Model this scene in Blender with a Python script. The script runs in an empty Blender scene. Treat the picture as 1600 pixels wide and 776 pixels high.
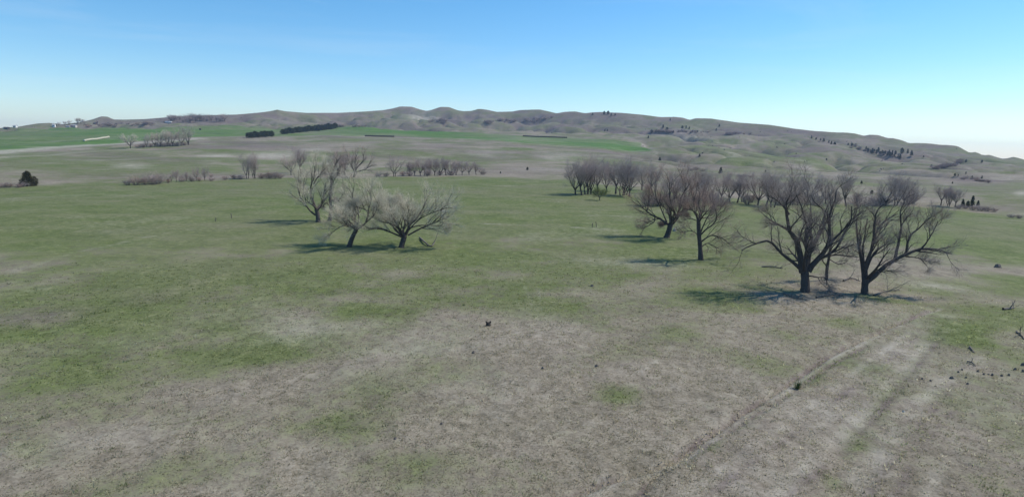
import bpy, math, random
import numpy as np
from mathutils import Vector, Matrix

# ------------------------------------------------------------------ camera, sky, sun, exposure
SC = bpy.context.scene
COL = SC.collection
W0, H0, F = 1600.0, 776.0, 1000.0          # photograph size and focal length in its pixels
CAM_H = 16.0
PITCH, ROLL = math.radians(9.03), math.radians(1.25)
FWD = np.array([0, math.cos(PITCH), -math.sin(PITCH)])
_r0 = np.array([1.0, 0, 0]); _u0 = np.array([0, math.sin(PITCH), math.cos(PITCH)])
RIGHT = math.cos(ROLL) * _r0 + math.sin(ROLL) * _u0
UP = math.cos(ROLL) * _u0 - math.sin(ROLL) * _r0
CAMP = np.array([0, 0, CAM_H])

cd = bpy.data.cameras.new('camera'); cam = bpy.data.objects.new('camera', cd); COL.objects.link(cam)
m = Matrix.Identity(4)
for i in range(3):
    m[i][0], m[i][1], m[i][2], m[i][3] = RIGHT[i], UP[i], -FWD[i], CAMP[i]
cam.matrix_world = m
cd.sensor_width = 36; cd.lens = 36 * F / W0; cd.clip_start = 0.5; cd.clip_end = 20000
SC.camera = cam

SUN_AZ, SUN_EL = math.radians(68), math.radians(49)
wd = bpy.data.worlds.new('World'); SC.world = wd; wd.use_nodes = True
nt = wd.node_tree; nt.nodes.clear()
sky = nt.nodes.new('ShaderNodeTexSky'); sky.sky_type = 'NISHITA'; sky.sun_disc = False
sky.sun_elevation = SUN_EL; sky.sun_rotation = SUN_AZ
sky.altitude = 700; sky.air_density = 1.0; sky.dust_density = 0.3; sky.ozone_density = 4.0
bg = nt.nodes.new('ShaderNodeBackground'); bg.inputs['Strength'].default_value = 0.15
wo = nt.nodes.new('ShaderNodeOutputWorld')
hs = nt.nodes.new('ShaderNodeHueSaturation'); hs.inputs['Saturation'].default_value = 1.28; hs.inputs['Hue'].default_value = .494      # the small camera's vivid sky
nt.links.new(sky.outputs[0], hs.inputs['Color'])
# faint high cirrus over the whole dome
tcw = nt.nodes.new('ShaderNodeTexCoord'); mpw = nt.nodes.new('ShaderNodeMapping'); mpw.inputs['Scale'].default_value = (1.2, 2.0, 11.0); mpw.inputs['Rotation'].default_value = (0, .06, .5)
nzw = nt.nodes.new('ShaderNodeTexNoise'); nzw.inputs['Scale'].default_value = 1.6; nzw.inputs['Detail'].default_value = 7; nzw.inputs['Roughness'].default_value = .6; nzw.inputs['Distortion'].default_value = .6
rpw = nt.nodes.new('ShaderNodeMapRange'); rpw.inputs[1].default_value = .50; rpw.inputs[2].default_value = .85; rpw.inputs[3].default_value = 0; rpw.inputs[4].default_value = .16
mxw = nt.nodes.new('ShaderNodeMix'); mxw.data_type = 'RGBA'; mxw.inputs[7].default_value = (5.6, 6.0, 6.4, 1)
nt.links.new(tcw.outputs['Generated'], mpw.inputs[0]); nt.links.new(mpw.outputs[0], nzw.inputs['Vector']); nt.links.new(nzw.outputs['Fac'], rpw.inputs[0]); nt.links.new(rpw.outputs[0], mxw.inputs[0])
nt.links.new(hs.outputs[0], mxw.inputs[6]); nt.links.new(mxw.outputs[2], bg.inputs['Color']); nt.links.new(bg.outputs[0], wo.inputs['Surface'])

sl = bpy.data.lights.new('sun', 'SUN'); sun = bpy.data.objects.new('sun', sl); COL.objects.link(sun)
sl.energy = 4.3; sl.angle = math.radians(0.5); sl.color = (1.0, 0.92, 0.81)
SUND = Vector((math.sin(SUN_AZ) * math.cos(SUN_EL), math.cos(SUN_AZ) * math.cos(SUN_EL), math.sin(SUN_EL)))
sun.rotation_mode = 'QUATERNION'; sun.rotation_quaternion = SUND.to_track_quat('Z', 'Y'); sun.location = (0, 0, 200)
SC.view_settings.view_transform = 'Standard'; SC.view_settings.look = 'None'
SC.view_settings.gamma = 1; SC.view_settings.exposure = 0.08
SC.render.engine = 'CYCLES'
SC.cycles.max_bounces = 6; SC.cycles.diffuse_bounces = 3; SC.cycles.volume_bounces = 1
SC.cycles.transparent_max_bounces = 8

RNG = np.random.default_rng(7); random.seed(7)

# ------------------------------------------------------------------ noise
def _hash(ix, iy, seed):
    h = (ix.astype(np.int64) * 374761393 + iy.astype(np.int64) * 668265263 + seed * 974711) & 0xffffffff
    h = ((h ^ (h >> 13)) * 1274126177) & 0xffffffff
    return ((h ^ (h >> 16)) & 0xffff) / 65535.0
def vnoise(x, y, s, seed=0):
    x = x / s; y = y / s
    ix = np.floor(x); iy = np.floor(y); fx = x - ix; fy = y - iy
    fx = fx * fx * (3 - 2 * fx); fy = fy * fy * (3 - 2 * fy)
    a = _hash(ix, iy, seed); b = _hash(ix + 1, iy, seed); c = _hash(ix, iy + 1, seed); d = _hash(ix + 1, iy + 1, seed)
    return (a + (b - a) * fx) * (1 - fy) + (c + (d - c) * fx) * fy - 0.5
def fbm(x, y, s, n=4, seed=0):
    t = 0; a = 1.0
    for k in range(n):
        t = t + a * vnoise(x * math.cos(k) - y * math.sin(k), x * math.sin(k) + y * math.cos(k), s, seed + k); a *= .5; s *= .5
    return t
def sstep(a, b, v):
    t = np.clip((v - a) / (b - a), 0, 1); return t * t * (3 - 2 * t)

# ------------------------------------------------------------------ terrain
def project(P):
    d = np.asarray(P) - CAMP; w = d @ FWD
    return W0 / 2 + F * (d @ RIGHT) / w, H0 / 2 - F * (d @ UP) / w
def ray(px, py):
    return FWD + (px - W0 / 2) / F * RIGHT + (H0 / 2 - py) / F * UP
def az_to_px(az):
    d = np.stack([np.sin(az), np.cos(az), 0 * az], -1)
    return W0 / 2 + F * (d @ RIGHT) / (d @ FWD)
def slope_for(az, py):
    d0 = np.stack([np.sin(az), np.cos(az), 0 * az], -1); k = (H0 / 2 - py) / F
    return (k * (d0 @ FWD) - d0 @ UP) / (UP[2] - k * FWD[2])

PXC = np.array([-600, -200, 0, 200, 400, 600, 800, 1000, 1200, 1400, 1600, 1900, 2300], float)
_h = lambda *a: np.interp(PXC, [0, 200, 400, 600, 800, 1000, 1200, 1400, 1600], a)
SKY = np.array([[-700, 205], [-300, 202], [0, 200], [30, 198], [60, 193.5], [80, 192.5], [100, 194], [125, 191], [148, 187], [160, 183.5], [170, 183.5],
    [180, 187], [200, 187], [230, 186], [270, 183], [310, 181], [335, 180], [370, 179], [400, 177], [425, 174.5], [435, 172.5], [446, 174.5], [480, 176.5], [530, 176.5],
    [570, 174.5], [600, 172.5], [615, 170], [626, 167.5], [644, 168], [655, 171], [667, 174], [676, 171.5], [688, 168], [702, 168.5], [714, 172.5], [724, 174],
    [736, 173.5], [748, 170.8], [760, 172], [775, 175], [800, 174.5], [812, 172.5], [842, 172], [856, 174.5], [868, 177], [880, 175], [897, 174.5], [912, 177],
    [922, 176], [938, 175.5], [970, 177], [1000, 179.5], [1030, 183], [1052, 183], [1064, 184], [1074, 187], [1084, 185], [1108, 186], [1150, 191.5], [1200, 195.5], [1238, 201],
    [1270, 204.5], [1296, 206.5], [1318, 207.5], [1334, 209], [1346, 212], [1358, 211], [1368, 211.5], [1385, 216], [1392, 216], [1406, 219], [1418, 223], [1432, 223], [1450, 224.5],
    [1470, 227], [1478, 227.5], [1494, 229], [1504, 233.5], [1514, 238], [1524, 237], [1536, 242], [1546, 241.5], [1566, 247], [1574, 247], [1584, 245], [1592, 247],
    [1605, 250], [1640, 252], [1700, 250], [1900, 255], [2300, 262]], float)
RS = np.array([[-700, 1500], [0, 1450], [165, 1600], [400, 1500], [625, 1750], [800, 1700], [1000, 1550], [1200, 1400], [1400, 1300], [1600, 1200], [2300, 1100]], float)
# (distance, None -> heights in metres / 'y' -> the photograph row where that ground is seen)
ROWS = [(0, 'z', _h(0, 0, 0, 0, 0, 0, 0, 0, 0)), (60, 'z', _h(0, 0, 0, 0, 0, 0, 0, 0, 0)), (130, 'z', _h(0.3, .2, 0, 0, 0, 0, 0, -.2, -.6)),
        (200, 'z', _h(0, 0, 0, 0, 0, 0, -.3, -.9, -1.8)), (255, 'z', _h(-1.4, -.6, 0, .2, .1, -.2, -.8, -2.2, -3.2)),
        (330, 'y', _h(272, 272, 273, 274, 275, 280, 287, 301, 306)), (450, 'y', _h(252, 251, 252, 255, 257, 263, 269, 282, 291)),
        (650, 'y', _h(236, 228, 225, 225, 229, 239, 248, 263, 276)), (850, 'y', _h(217, 211, 210, 212, 216, 229, 234, 249, 265)),
        (1080, 'y', _h(204, 197, 197, 198, 202, 211, 216, 232, 257))]
_azc = np.arctan((PXC - W0 / 2) / F / 1.0127)
ZT = []; RT = []
for r, k, v in ROWS:
    ZT.append(v if k == 'z' else CAM_H + slope_for(_azc, v) * r); RT.append(float(r))
ZT = np.array(ZT); RT = np.array(RT)

def hermite(xk, yk, x):
    """smooth interpolation along axis 0; yk [K,N], x [N]"""
    d = np.diff(yk, axis=0) / np.diff(xk)[:, None] if xk.ndim == 1 else np.diff(yk, axis=0) / np.diff(xk, axis=0)
    m_ = np.zeros_like(yk); m_[0] = d[0]; m_[-1] = d[-1]
    a, b = d[:-1], d[1:]; h = np.where(a * b > 0, 2 * a * b / (a + b + 1e-12 * np.sign(a + b) + 1e-30), 0); m_[1:-1] = h
    XK = xk[:, None] * np.ones_like(yk) if xk.ndim == 1 else xk
    n = np.arange(yk.shape[1])
    i = np.clip((XK <= x[None]).sum(0) - 1, 0, yk.shape[0] - 2)
    x0 = XK[i, n]; x1 = XK[i + 1, n]; hh = x1 - x0; t = np.clip((x - x0) / hh, 0, 1)
    return ((2*t**3-3*t**2+1)*yk[i, n] + (t**3-2*t**2+t)*hh*m_[i, n] + (-2*t**3+3*t**2)*yk[i+1, n] + (t**3-t**2)*hh*m_[i+1, n])

RUTS = []       # filled below: (world polyline, half width, depth)
def seg_dist(x, y, line):
    best = np.full(x.shape, 1e9)
    for (x0, y0), (x1, y1) in zip(line[:-1], line[1:]):
        dx, dy = x1 - x0, y1 - y0; t = np.clip(((x - x0) * dx + (y - y0) * dy) / (dx * dx + dy * dy + 1e-9), 0, 1)
        best = np.minimum(best, np.hypot(x - x0 - t * dx, y - y0 - t * dy))
    return best

def height(x, y, fine=True):
    x = np.atleast_1d(np.asarray(x, float)); y = np.atleast_1d(np.asarray(y, float))
    sh = x.shape; x = x.ravel(); y = y.ravel()
    r = np.hypot(x, y); azr = np.arctan2(x, y); az = np.clip(azr, -1.05, 1.05)
    px = az_to_px(az)
    zc = np.stack([np.interp(px, PXC, row) for row in ZT])
    # smooth the columns a little by averaging neighbours
    zc = (zc + np.stack([np.interp(px - 90, PXC, row) for row in ZT]) + np.stack([np.interp(px + 90, PXC, row) for row in ZT])) / 3
    rs = np.interp(px, RS[:, 0], RS[:, 1])
    zs = CAM_H + slope_for(az, np.interp(px, SKY[:, 0], SKY[:, 1])) * rs
    zsm = CAM_H + slope_for(az, np.mean([np.interp(px + o, SKY[:, 0], SKY[:, 1]) for o in (-60, -30, 0, 30, 60)], axis=0)) * rs
    mid = zc[-1] + (zsm - zc[-1]) * 0.46
    rk = np.vstack([np.repeat(RT[:, None], len(x), 1), (RT[-1] + (rs - RT[-1]) * .62)[None], rs[None], rs[None] + 350, rs[None] + 6000])
    zk = np.vstack([zc, mid[None], zsm[None], zsm[None] - 32, zsm[None] - 40])
    z = hermite(rk, zk, r)
    z = z + (zs - zsm) * np.exp(-((r - rs) / 70.0) ** 2) * 1.3
    # eroded hill relief, fading out on the skyline so its outline stays
    wgt = sstep(930, 1200, r) * (1 - sstep(rs - 200, rs - 30, r))
    wr = np.maximum(wgt, 0.75 * sstep(420, 700, r) * sstep(930, 1080, px) * (1 - sstep(rs - 200, rs - 30, r)))
    rid = np.abs(fbm(x, y, 210, 4, 11)); rid2 = np.abs(fbm(x, y, 85, 3, 31))
    z = z + wr * (2 - 24 * np.exp(-(rid / .11) ** 1.0) - 11 * np.exp(-(rid2 / .08)) - 5.5 * np.exp(-(np.abs(fbm(x, y, 42, 3, 37)) / .08)) + 6 * fbm(x, y, 60, 3, 5))
    z = z + sstep(330, 480, r) * (1 - sstep(850, 950, r)) * (1 - sstep(700, 1000, px)) * (fbm(x, y, 110, 4, 77) * 3.5)
    z = z + sstep(8, 60, r) * (fbm(x, y, 46, 3, 3) * .55) * (1 - sstep(300, 500, r) * .5)
    z = z + fbm(x, y, 7, 2, 9) * .10
    if fine:
        z = z + (1 - sstep(110, 170, r)) * (fbm(x, y, 1.7, 3, 19) * .11)
        near = r < 160
        if near.any():
            for ln, hw, dp in RUTS:
                d = seg_dist(x[near], y[near], ln)
                z[near] -= dp * np.exp(-(d / hw) ** 2)
    back = sstep(1.05, 2.6, np.abs(azr))
    z = z * (1 - back) + back * (fbm(x, y, 300, 3, 2) * 8 * sstep(50, 400, r))
    return z.reshape(sh)

RSAMP = np.concatenate([np.arange(18, 400, .25), np.arange(400, 2200, 1.0)])
_hcache = {}
def hit(px, py):
    d = ray(px, py); hl = math.hypot(d[0], d[1]); ux, uy, s = d[0] / hl, d[1] / hl, d[2] / hl
    key = round(px * 4)
    if key not in _hcache:
        _hcache[key] = height(ux * RSAMP, uy * RSAMP, False)
    over = np.nonzero(_hcache[key] > CAM_H + s * RSAMP)[0]
    r = RSAMP[over[0]] if len(over) else RSAMP[np.argmax((_hcache[key] - CAM_H) / RSAMP)]
    return np.array([ux * r, uy * r, height([ux * r], [uy * r])[0]])
def depth(P): return float((np.asarray(P) - CAMP) @ FWD)
def mpp(P): return depth(P) / F
def wline(pts): return [tuple(hit(*p)[:2]) for p in pts]

# wheel ruts and the little bank of the mown lane in the near right
_tr = [((1460, 482), (1400, 506), (1342, 532), (1294, 556), (1232, 597), (1145, 654), (1044, 720), (985, 742), (935, 757), (880, 785)),
       ((1352, 540), (1300, 568), (1240, 608), (1145, 668), (1088, 704), (1031, 738), (1000, 772), (985, 790)),
       ((1470, 500), (1440, 545), (1400, 600), (1350, 660), (1310, 720), (1285, 790)),
       ((1500, 545), (1470, 590), (1420, 640), (1370, 700), (1330, 775), (1325, 790))]
TR = [wline(t) for t in _tr]
LD = wline([(1500, 585), (1451, 650), (1420, 698), (1381, 735), (1350, 785)])
RUTS = [(TR[0], .28, .28), (TR[1], .35, .16), (TR[2], .7, .12), (TR[3], .8, .07)]

# ---- ground cover masks (where the grass is green, sown, bleached or brown), all in world metres
def ell(cx, cy, rx, ry, s):
    c = hit(cx, cy); a = hit(cx, cy + ry); b = hit(cx, cy - ry)
    ryw = max(np.hypot(*(a - b)[:2]) / 2, 1.0); u = c[:2] / np.hypot(*c[:2])
    return c, u, rx * mpp(c), ryw, s
GREEN = [ell(*e) for e in [(435, 353, 70, 7, .95), (1000, 373, 70, 6, .95), (1050, 408, 70, 5, .7), (585, 389, 110, 7, .6), (940, 300, 60, 4, .5), (1200, 453, 80, 4, .4), (1400, 470, 60, 5, .4), (120, 540, 200, 30, .2), (420, 640, 180, 40, .32), (760, 600, 160, 40, .28), (300, 720, 160, 40, .25), (650, 720, 140, 40, .25), (370, 558, 130, 26, .6), (95, 592, 120, 26, .4), (955, 616, 48, 22, .8), (640, 600, 120, 34, .35), (560, 655, 110, 36, .42),
    (835, 482, 95, 24, .55), (1503, 522, 38, 15, .75), (1595, 442, 75, 12, .8), (1110, 456, 70, 11, .6), (1350, 575, 40, 12, .45), (250, 465, 200, 28, .3), (560, 481, 40, 10, .45),
    (1060, 391, 150, 12, .75), (1010, 322, 170, 12, .6), (760, 300, 260, 22, .95), (200, 330, 330, 40, .7), (600, 352, 280, 22, .62), (800, 395, 260, 22, .38), (250, 420, 260, 35, .55),
    (1540, 350, 140, 26, .7), (1180, 322, 100, 14, .75), (880, 690, 60, 30, .25), (60, 700, 40, 20, .45), (540, 380, 180, 18, .4), (1060, 345, 120, 16, .5), (900, 560, 110, 26, .3),
    (1170, 237, 90, 9, .6), (1030, 232, 60, 8, .5), (1560, 292, 60, 12, .55), (1330, 262, 70, 8, .35), (170, 268, 120, 9, .3), (290, 262, 110, 6, .4), (640, 240, 80, 6, .35), (80, 255, 130, 10, .4),
    (640, 183, 70, 5, .3), (960, 200, 60, 8, .4), (1250, 235, 60, 6, .3), (1160, 560, 90, 18, .22), (700, 640, 90, 18, .3), (1370, 620, 26, 20, .4), (1335, 690, 30, 30, .35), (1480, 600, 60, 10, -.2)]]
PALE = [ell(*e) for e in [(470, 520, 90, 16, .35), (990, 411, 100, 8, .35), (1468, 449, 44, 7, .6), (130, 690, 150, 26, .22), (660, 545, 100, 16, .3), (430, 243, 46, 6, .85), (340, 243, 30, 3, .7), (205, 259, 26, 4, .7),
    (660, 185, 26, 3, .8), (490, 234, 30, 3, .6), (1150, 240, 16, 2, .6), (1260, 262, 22, 2.5, .6), (880, 242, 40, 5, .5), (870, 247, 30, 5, .5), (760, 238, 30, 5, .4), (1596, 302, 10, 4, .7),
    (1410, 560, 60, 36, .35), (1250, 650, 110, 40, .25), (1530, 640, 90, 60, .15), (1060, 218, 40, 4, .4), (1300, 470, 120, 8, .15), (1400, 500, 80, 16, .3), (60, 452, 30, 5, .2), (860, 265, 70, 3, .35), (690, 329, 7, 2, .8), (1060, 355, 8, 3, .3)]]
BROWN = [ell(*e) for e in [(50, 496, 90, 14, .6), (230, 468, 60, 10, .35), (820, 187, 62, 5, .9), (795, 192, 40, 4, .5), (1060, 207, 60, 6, .7), (1150, 208, 50, 4, .6), (1490, 258, 40, 7, .6), (1530, 281, 36, 5, .8), (1380, 236, 60, 9, .5),
    (320, 186, 60, 6, .6), (950, 182, 40, 6, .6), (700, 188, 26, 4, .5), (690, 171, 14, 3, .4), (640, 170, 16, 3, .4), (1100, 272, 60, 4, .4), (1290, 222, 30, 6, .5), (90, 210, 30, 3, .4), (110, 219, 20, 3, .4), (1170, 274, 60, 4, .45), (1540, 324, 60, 5, .45), (300, 275, 200, 6, .5), (1480, 300, 60, 6, .25), (1030, 230, 40, 5, .3), (900, 196, 40, 6, .3), (1200, 205, 60, 6, .4)]]
_fl = [(-60, 243, 214), (0, 239, 206), (80, 232, 200.5), (200, 223, 200), (310, 214, 198.5), (380, 212.5, 197.5), (500, 211.5, 198.5), (600, 212.5, 201), (700, 216, 206), (800, 222, 211.5), (860, 226, 214.5), (940, 232, 218), (1000, 235.5, 226), (1015, 236.5, 234)]
FIELD = np.array([(math.atan2(*hit(x, a)[:2]), np.hypot(*hit(x, a)[:2]), np.hypot(*hit(x, b)[:2])) for x, a, b in _fl])
PSTRIP = [(wline([(-40, 240), (0, 237), (80, 231), (150, 226.5), (215, 223.5), (300, 218)]), 13, 1.1), (wline([(-20, 249), (0, 247), (110, 239), (215, 231)]), 5, .45),
          (wline([(0, 432), (60, 412), (130, 393), (220, 372), (300, 357)]), .8, .22), (wline([(560, 213.5), (700, 216.5), (850, 224), (1000, 234)]), 7, .35),
          (wline([(600, 350), (740, 349), (880, 354), (960, 360)]), .6, .35), (wline([(815, 408), (813, 430), (824, 458), (832, 476)]), .22, .12), (wline([(833, 408), (832, 430), (840, 450), (846, 470)]), .22, .12),
          (wline([(908, 308), (918, 330), (928, 350)]), .5, .12), (wline([(985, 600), (1030, 560), (1070, 520)]), .4, .2), (wline([(770, 470), (790, 445), (812, 425)]), .3, .1),
          (TR[0], .5, .25), ([(a + .55, b) for a, b in TR[0]], .34, .65), (wline([(1130, 776), (1290, 650), (1400, 555), (1480, 495)]), 1.6, .3), (wline([(1320, 772), (1381, 702), (1429, 632), (1482, 590), (1530, 560)]), .7, .62), (wline([(1070, 776), (1200, 684), (1330, 585), (1420, 520)]), .45, .6), (wline([(1210, 776), (1310, 684), (1390, 600), (1450, 532)]), .6, .6), (wline([(1450, 776), (1490, 690), (1545, 610)]), .5, .3), (wline([(1000, 250), (960, 262), (1030, 238)]), 2, .2), (wline([(985, 215), (1005, 225), (1030, 240)]), 3, .4)]
EDGE = np.array([(math.atan2(*hit(a, b)[:2]), np.hypot(*hit(a, b)[:2])) for a, b in [(-60, 297), (0, 295), (100, 291), (200, 288), (400, 281.5), (600, 279), (800, 279), (900, 286), (1000, 300), (1200, 318), (1450, 328), (1600, 348)]])
GSTRIP = [(TR[2], .7, .30), (TR[1], .5, .25), (wline([(1350, 545), (1300, 575), (1200, 640), (1120, 700)]), 1.0, .2)]
BSTRIP = [(TR[0], .28, 1.15), (TR[1], .26, .9), ([(a - .8, b) for a, b in TR[2]], .5, .45), (LD, .35, .5), (wline([(1105, 776), (1228, 688), (1352, 592), (1440, 522)]), .3, .75), (wline([(1235, 776), (1335, 684), (1405, 606), (1462, 536)]), .35, .75), (wline([(1400, 776), (1440, 700), (1490, 640)]), .35, .6), (wline([(1080, 776), (1240, 660), (1350, 590), (1440, 520)]), 3.2, .22), (wline([(1540, 776), (1570, 660), (1590, 600)]), 5, .22)]
def masks(x, y):
    r = np.hypot(x, y); az = np.arctan2(x, y)
    def acc(L):
        t = np.zeros_like(x)
        for c, u, rx, ry, s in L:
            dx = x - c[0]; dy = y - c[1]; a = (dx * u[1] - dy * u[0]) / rx; b = (dx * u[0] + dy * u[1]) / ry
            t = np.maximum(t, s * np.exp(-(a * a + b * b) * 1.1)) if s > 0 else t + s * np.exp(-(a * a + b * b))
        return t
    g = acc(GREEN); p = acc(PALE); b = acc(BROWN)
    px = az_to_px(np.clip(az, -1.1, 1.1))
    base = .10 * sstep(36, 60, r) + .28 * sstep(50, 95, r) * (1 - sstep(1100, 1350, px) * (1 - sstep(90, 150, r)) * .7) + .24 * sstep(120, 165, r)
    edge = np.interp(az, EDGE[:, 0], EDGE[:, 1])
    base = base * (1 - sstep(edge - 8, edge + 22, r)) + .27 + .10 * sstep(edge, edge + 60, r) * sstep(1000, 1200, px) + .12 * sstep(900, 1200, r)
    base = base + .05 * (1 - sstep(700, 1000, px)) * (1 - sstep(120, 200, r)) * sstep(40, 80, r) - .22 * (1 - sstep(34, 66, r)) * sstep(900, 1250, px) + .12 * (1 - sstep(40, 70, r)) * (1 - sstep(850, 1150, px)) + .20 * sstep(110, 160, r) * (1 - sstep(edge - 8, edge + 22, r))
    g = np.clip(np.maximum(g, 0) + base + .55 * fbm(x, y, 18, 4, 41) * (1 - .3 * sstep(200, 400, r)) + .4 * fbm(x, y, 90, 4, 43) + .55 * fbm(x, y, 5, 3, 47), 0, 1)
    lo = np.interp(az, FIELD[:, 0], FIELD[:, 1], left=1e9); hi = np.interp(az, FIELD[:, 0], FIELD[:, 2])
    wob = 10 * vnoise(x, y, 40, 5)
    f = sstep(lo - 8, lo + 8, r + wob * .3) * (1 - sstep(hi - 14, hi + 14, r + wob)) * (az < FIELD[-1, 0])
    f = f * np.clip(.82 + .9 * fbm(x, y, 160, 3, 51), .25, 1)
    for ln, hw, s in PSTRIP:
        p = np.maximum(p, (np.clip(.8 + 1.5 * fbm(x, y, 2.6, 3, 89), .1, 1.3) if hw < 4 else 1) * s * np.exp(-(seg_dist(x, y, ln) / hw) ** 2))
    p = np.clip(p * (1 + .8 * fbm(x, y, 3 + 0 * x[0], 3, 61)) + .5 * np.clip(fbm(x, y, 14, 4, 63) - .18, 0, 1) + .35 * sstep(330, 420, r) * (1 - sstep(800, 950, r)) * 2.2 * np.clip(fbm(x, y, 24, 4, 65) - .16, 0, 1), 0, 1)
    u_, v_ = x * .5 + y * .2, y * 1.0
    b = np.clip(b + 1.1 * np.clip(fbm(u_, v_, 45, 5, 71) + .02, 0, 1) * sstep(300, 420, r) + .06 * sstep(300, 420, r) + .20 * sstep(1000, 1250, r), 0, 1)
    g = np.clip(g + sstep(320, 420, r) * (.9 * fbm(x, y, 30, 5, 73) + .5 * fbm(x, y, 150, 3, 75) + .22), 0, 1)
    wv = np.clip(.75 + 1.7 * fbm(x, y, 2.2, 3, 83), .1, 1.4)
    for ln, hw, s in GSTRIP: g = np.clip(g + wv * s * np.exp(-(seg_dist(x, y, ln) / hw) ** 2), 0, 1)
    for ln, hw, s in BSTRIP: b = np.maximum(b, wv * s * np.exp(-(seg_dist(x, y, ln) / hw) ** 2))
    wr = np.maximum(sstep(930, 1150, r), sstep(420, 700, r) * sstep(930, 1080, px))
    b = np.clip(b + wr * (.75 * np.exp(-np.abs(fbm(x, y, 210, 4, 11)) / .05) + .6 * np.exp(-np.abs(fbm(x, y, 85, 3, 31)) / .04) + .4 * np.exp(-np.abs(fbm(x, y, 42, 3, 37)) / .04)) * np.clip(.6 + 1.5 * fbm(x, y, 40, 4, 87), 0, 1.3), 0, 1)
    return np.stack([g, f, p, b], -1)

# ------------------------------------------------------------------ helpers: meshes, tags, materials
def mesh_obj(name, V, Fc, mat, parent=None, smooth=False, nside=3):
    V = np.asarray(V, np.float32); Fc = np.asarray(Fc, np.int32)
    me = bpy.data.meshes.new(name); n = Fc.shape[1]
    me.vertices.add(len(V)); me.vertices.foreach_set('co', V.ravel())
    me.loops.add(Fc.size); me.loops.foreach_set('vertex_index', Fc.ravel())
    me.polygons.add(len(Fc)); me.polygons.foreach_set('loop_start', np.arange(0, Fc.size, n, dtype=np.int32))
    me.polygons.foreach_set('use_smooth', np.full(len(Fc), smooth))
    me.update(calc_edges=True)
    if mat: me.materials.append(mat)
    o = bpy.data.objects.new(name, me); COL.objects.link(o)
    if parent: o.parent = parent
    return o
def tag(o, label=None, cat=None, group=None, kind=None):
    if label: o['label'] = label
    if cat: o['category'] = cat
    if group: o['group'] = group
    if kind: o['kind'] = kind
    return o
def empty(name, loc, label=None, cat=None, group=None, rz=0, sc=1.0):
    e = bpy.data.objects.new(name, None); COL.objects.link(e); e.location = loc; e.rotation_euler = (0, 0, rz); e.scale = (sc, sc, sc) if np.isscalar(sc) else sc
    e.empty_display_size = .3
    return tag(e, label, cat, group)
def copy_thing(src, name, loc, rz, sc, label, cat, group=None):
    e = empty(name, loc, label, cat, group, rz, sc)
    for ch in src['_parts']:
        c = bpy.data.objects.new(ch[0], ch[1]); COL.objects.link(c); c.parent = e
    return e
ORD = ['first', 'second', 'third', 'fourth', 'fifth', 'sixth', 'seventh', 'eighth', 'ninth', 'tenth', 'eleventh', 'twelfth', 'thirteenth', 'fourteenth', 'fifteenth',
       'sixteenth', 'seventeenth', 'eighteenth', 'nineteenth', 'twentieth'] + ['twenty-' + w for w in ('first', 'second', 'third', 'fourth', 'fifth', 'sixth', 'seventh', 'eighth', 'ninth')] + ['thirtieth'] + ['thirty-' + w for w in ('first', 'second', 'third', 'fourth', 'fifth', 'sixth', 'seventh', 'eighth', 'ninth')] + ['fortieth']

class NT:
    def __init__(s, name, rough=.9, spec=.2):
        s.m = bpy.data.materials.new(name); s.m.use_nodes = True; s.t = s.m.node_tree
        s.b = s.t.nodes['Principled BSDF']; s.b.inputs['Roughness'].default_value = rough; s.b.inputs['Specular IOR Level'].default_value = spec
    def n(s, typ, **kw):
        nd = s.t.nodes.new('ShaderNode' + typ)
        for k, v in kw.items(): setattr(nd, k, v)
        return nd
    def l(s, a, b): s.t.links.new(a, b)
    def coord(s):
        if not hasattr(s, '_c'): s._c = s.n('TexCoord').outputs['Object']
        return s._c
    def noise(s, scale, detail=3, rough=.55, stretch=None, dist=0):
        nd = s.n('TexNoise'); nd.inputs['Scale'].default_value = scale; nd.inputs['Detail'].default_value = detail; nd.inputs['Roughness'].default_value = rough; nd.inputs['Distortion'].default_value = dist
        if stretch:
            mp = s.n('Mapping'); mp.inputs['Scale'].default_value = stretch; s.l(s.coord(), mp.inputs['Vector']); s.l(mp.outputs[0], nd.inputs['Vector'])
        else: s.l(s.coord(), nd.inputs['Vector'])
        return nd.outputs['Fac']
    def ramp(s, fac, stops):
        nd = s.n('ValToRGB'); cr = nd.color_ramp
        while len(cr.elements) < len(stops): cr.elements.new(.5)
        for e, (p, c) in zip(cr.elements, stops): e.position = p; e.color = (*c, 1)
        s.l(fac, nd.inputs['Fac']); return nd.outputs['Color']
    def mix(s, fac, a, b, mode='MIX'):
        nd = s.n('Mix', data_type='RGBA', blend_type=mode)
        for sock, v in ((nd.inputs['Factor'], fac), (nd.inputs[6], a), (nd.inputs[7], b)):
            if hasattr(v, 'links'): s.l(v, sock)
            else: sock.default_value = v if np.isscalar(v) else (*v, 1)
        return nd.outputs[2]
    def math(s, op, a, b=0, c=0, clamp=False):
        nd = s.n('Math', operation=op, use_clamp=clamp)
        for i, v in enumerate((a, b, c)):
            if hasattr(v, 'links'): s.l(v, nd.inputs[i])
            else: nd.inputs[i].default_value = v
        return nd.outputs[0]
    def bump(s, h, dist, strength=1):
        nd = s.n('Bump'); nd.inputs['Distance'].default_value = dist; nd.inputs['Strength'].default_value = strength
        s.l(h, nd.inputs['Height']); s.l(nd.outputs[0], s.b.inputs['Normal'])
    def out(s, col):
        s.l(col, s.b.inputs['Base Color']); return s.m
def simple(name, c0, c1, scale=2.0, rough=.9, bump=0, detail=4):
    t = NT(name, rough); n = t.noise(scale, detail)
    if bump: t.bump(n, bump)
    return t.out(t.ramp(n, [(.3, c0), (.7, c1)]))

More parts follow.
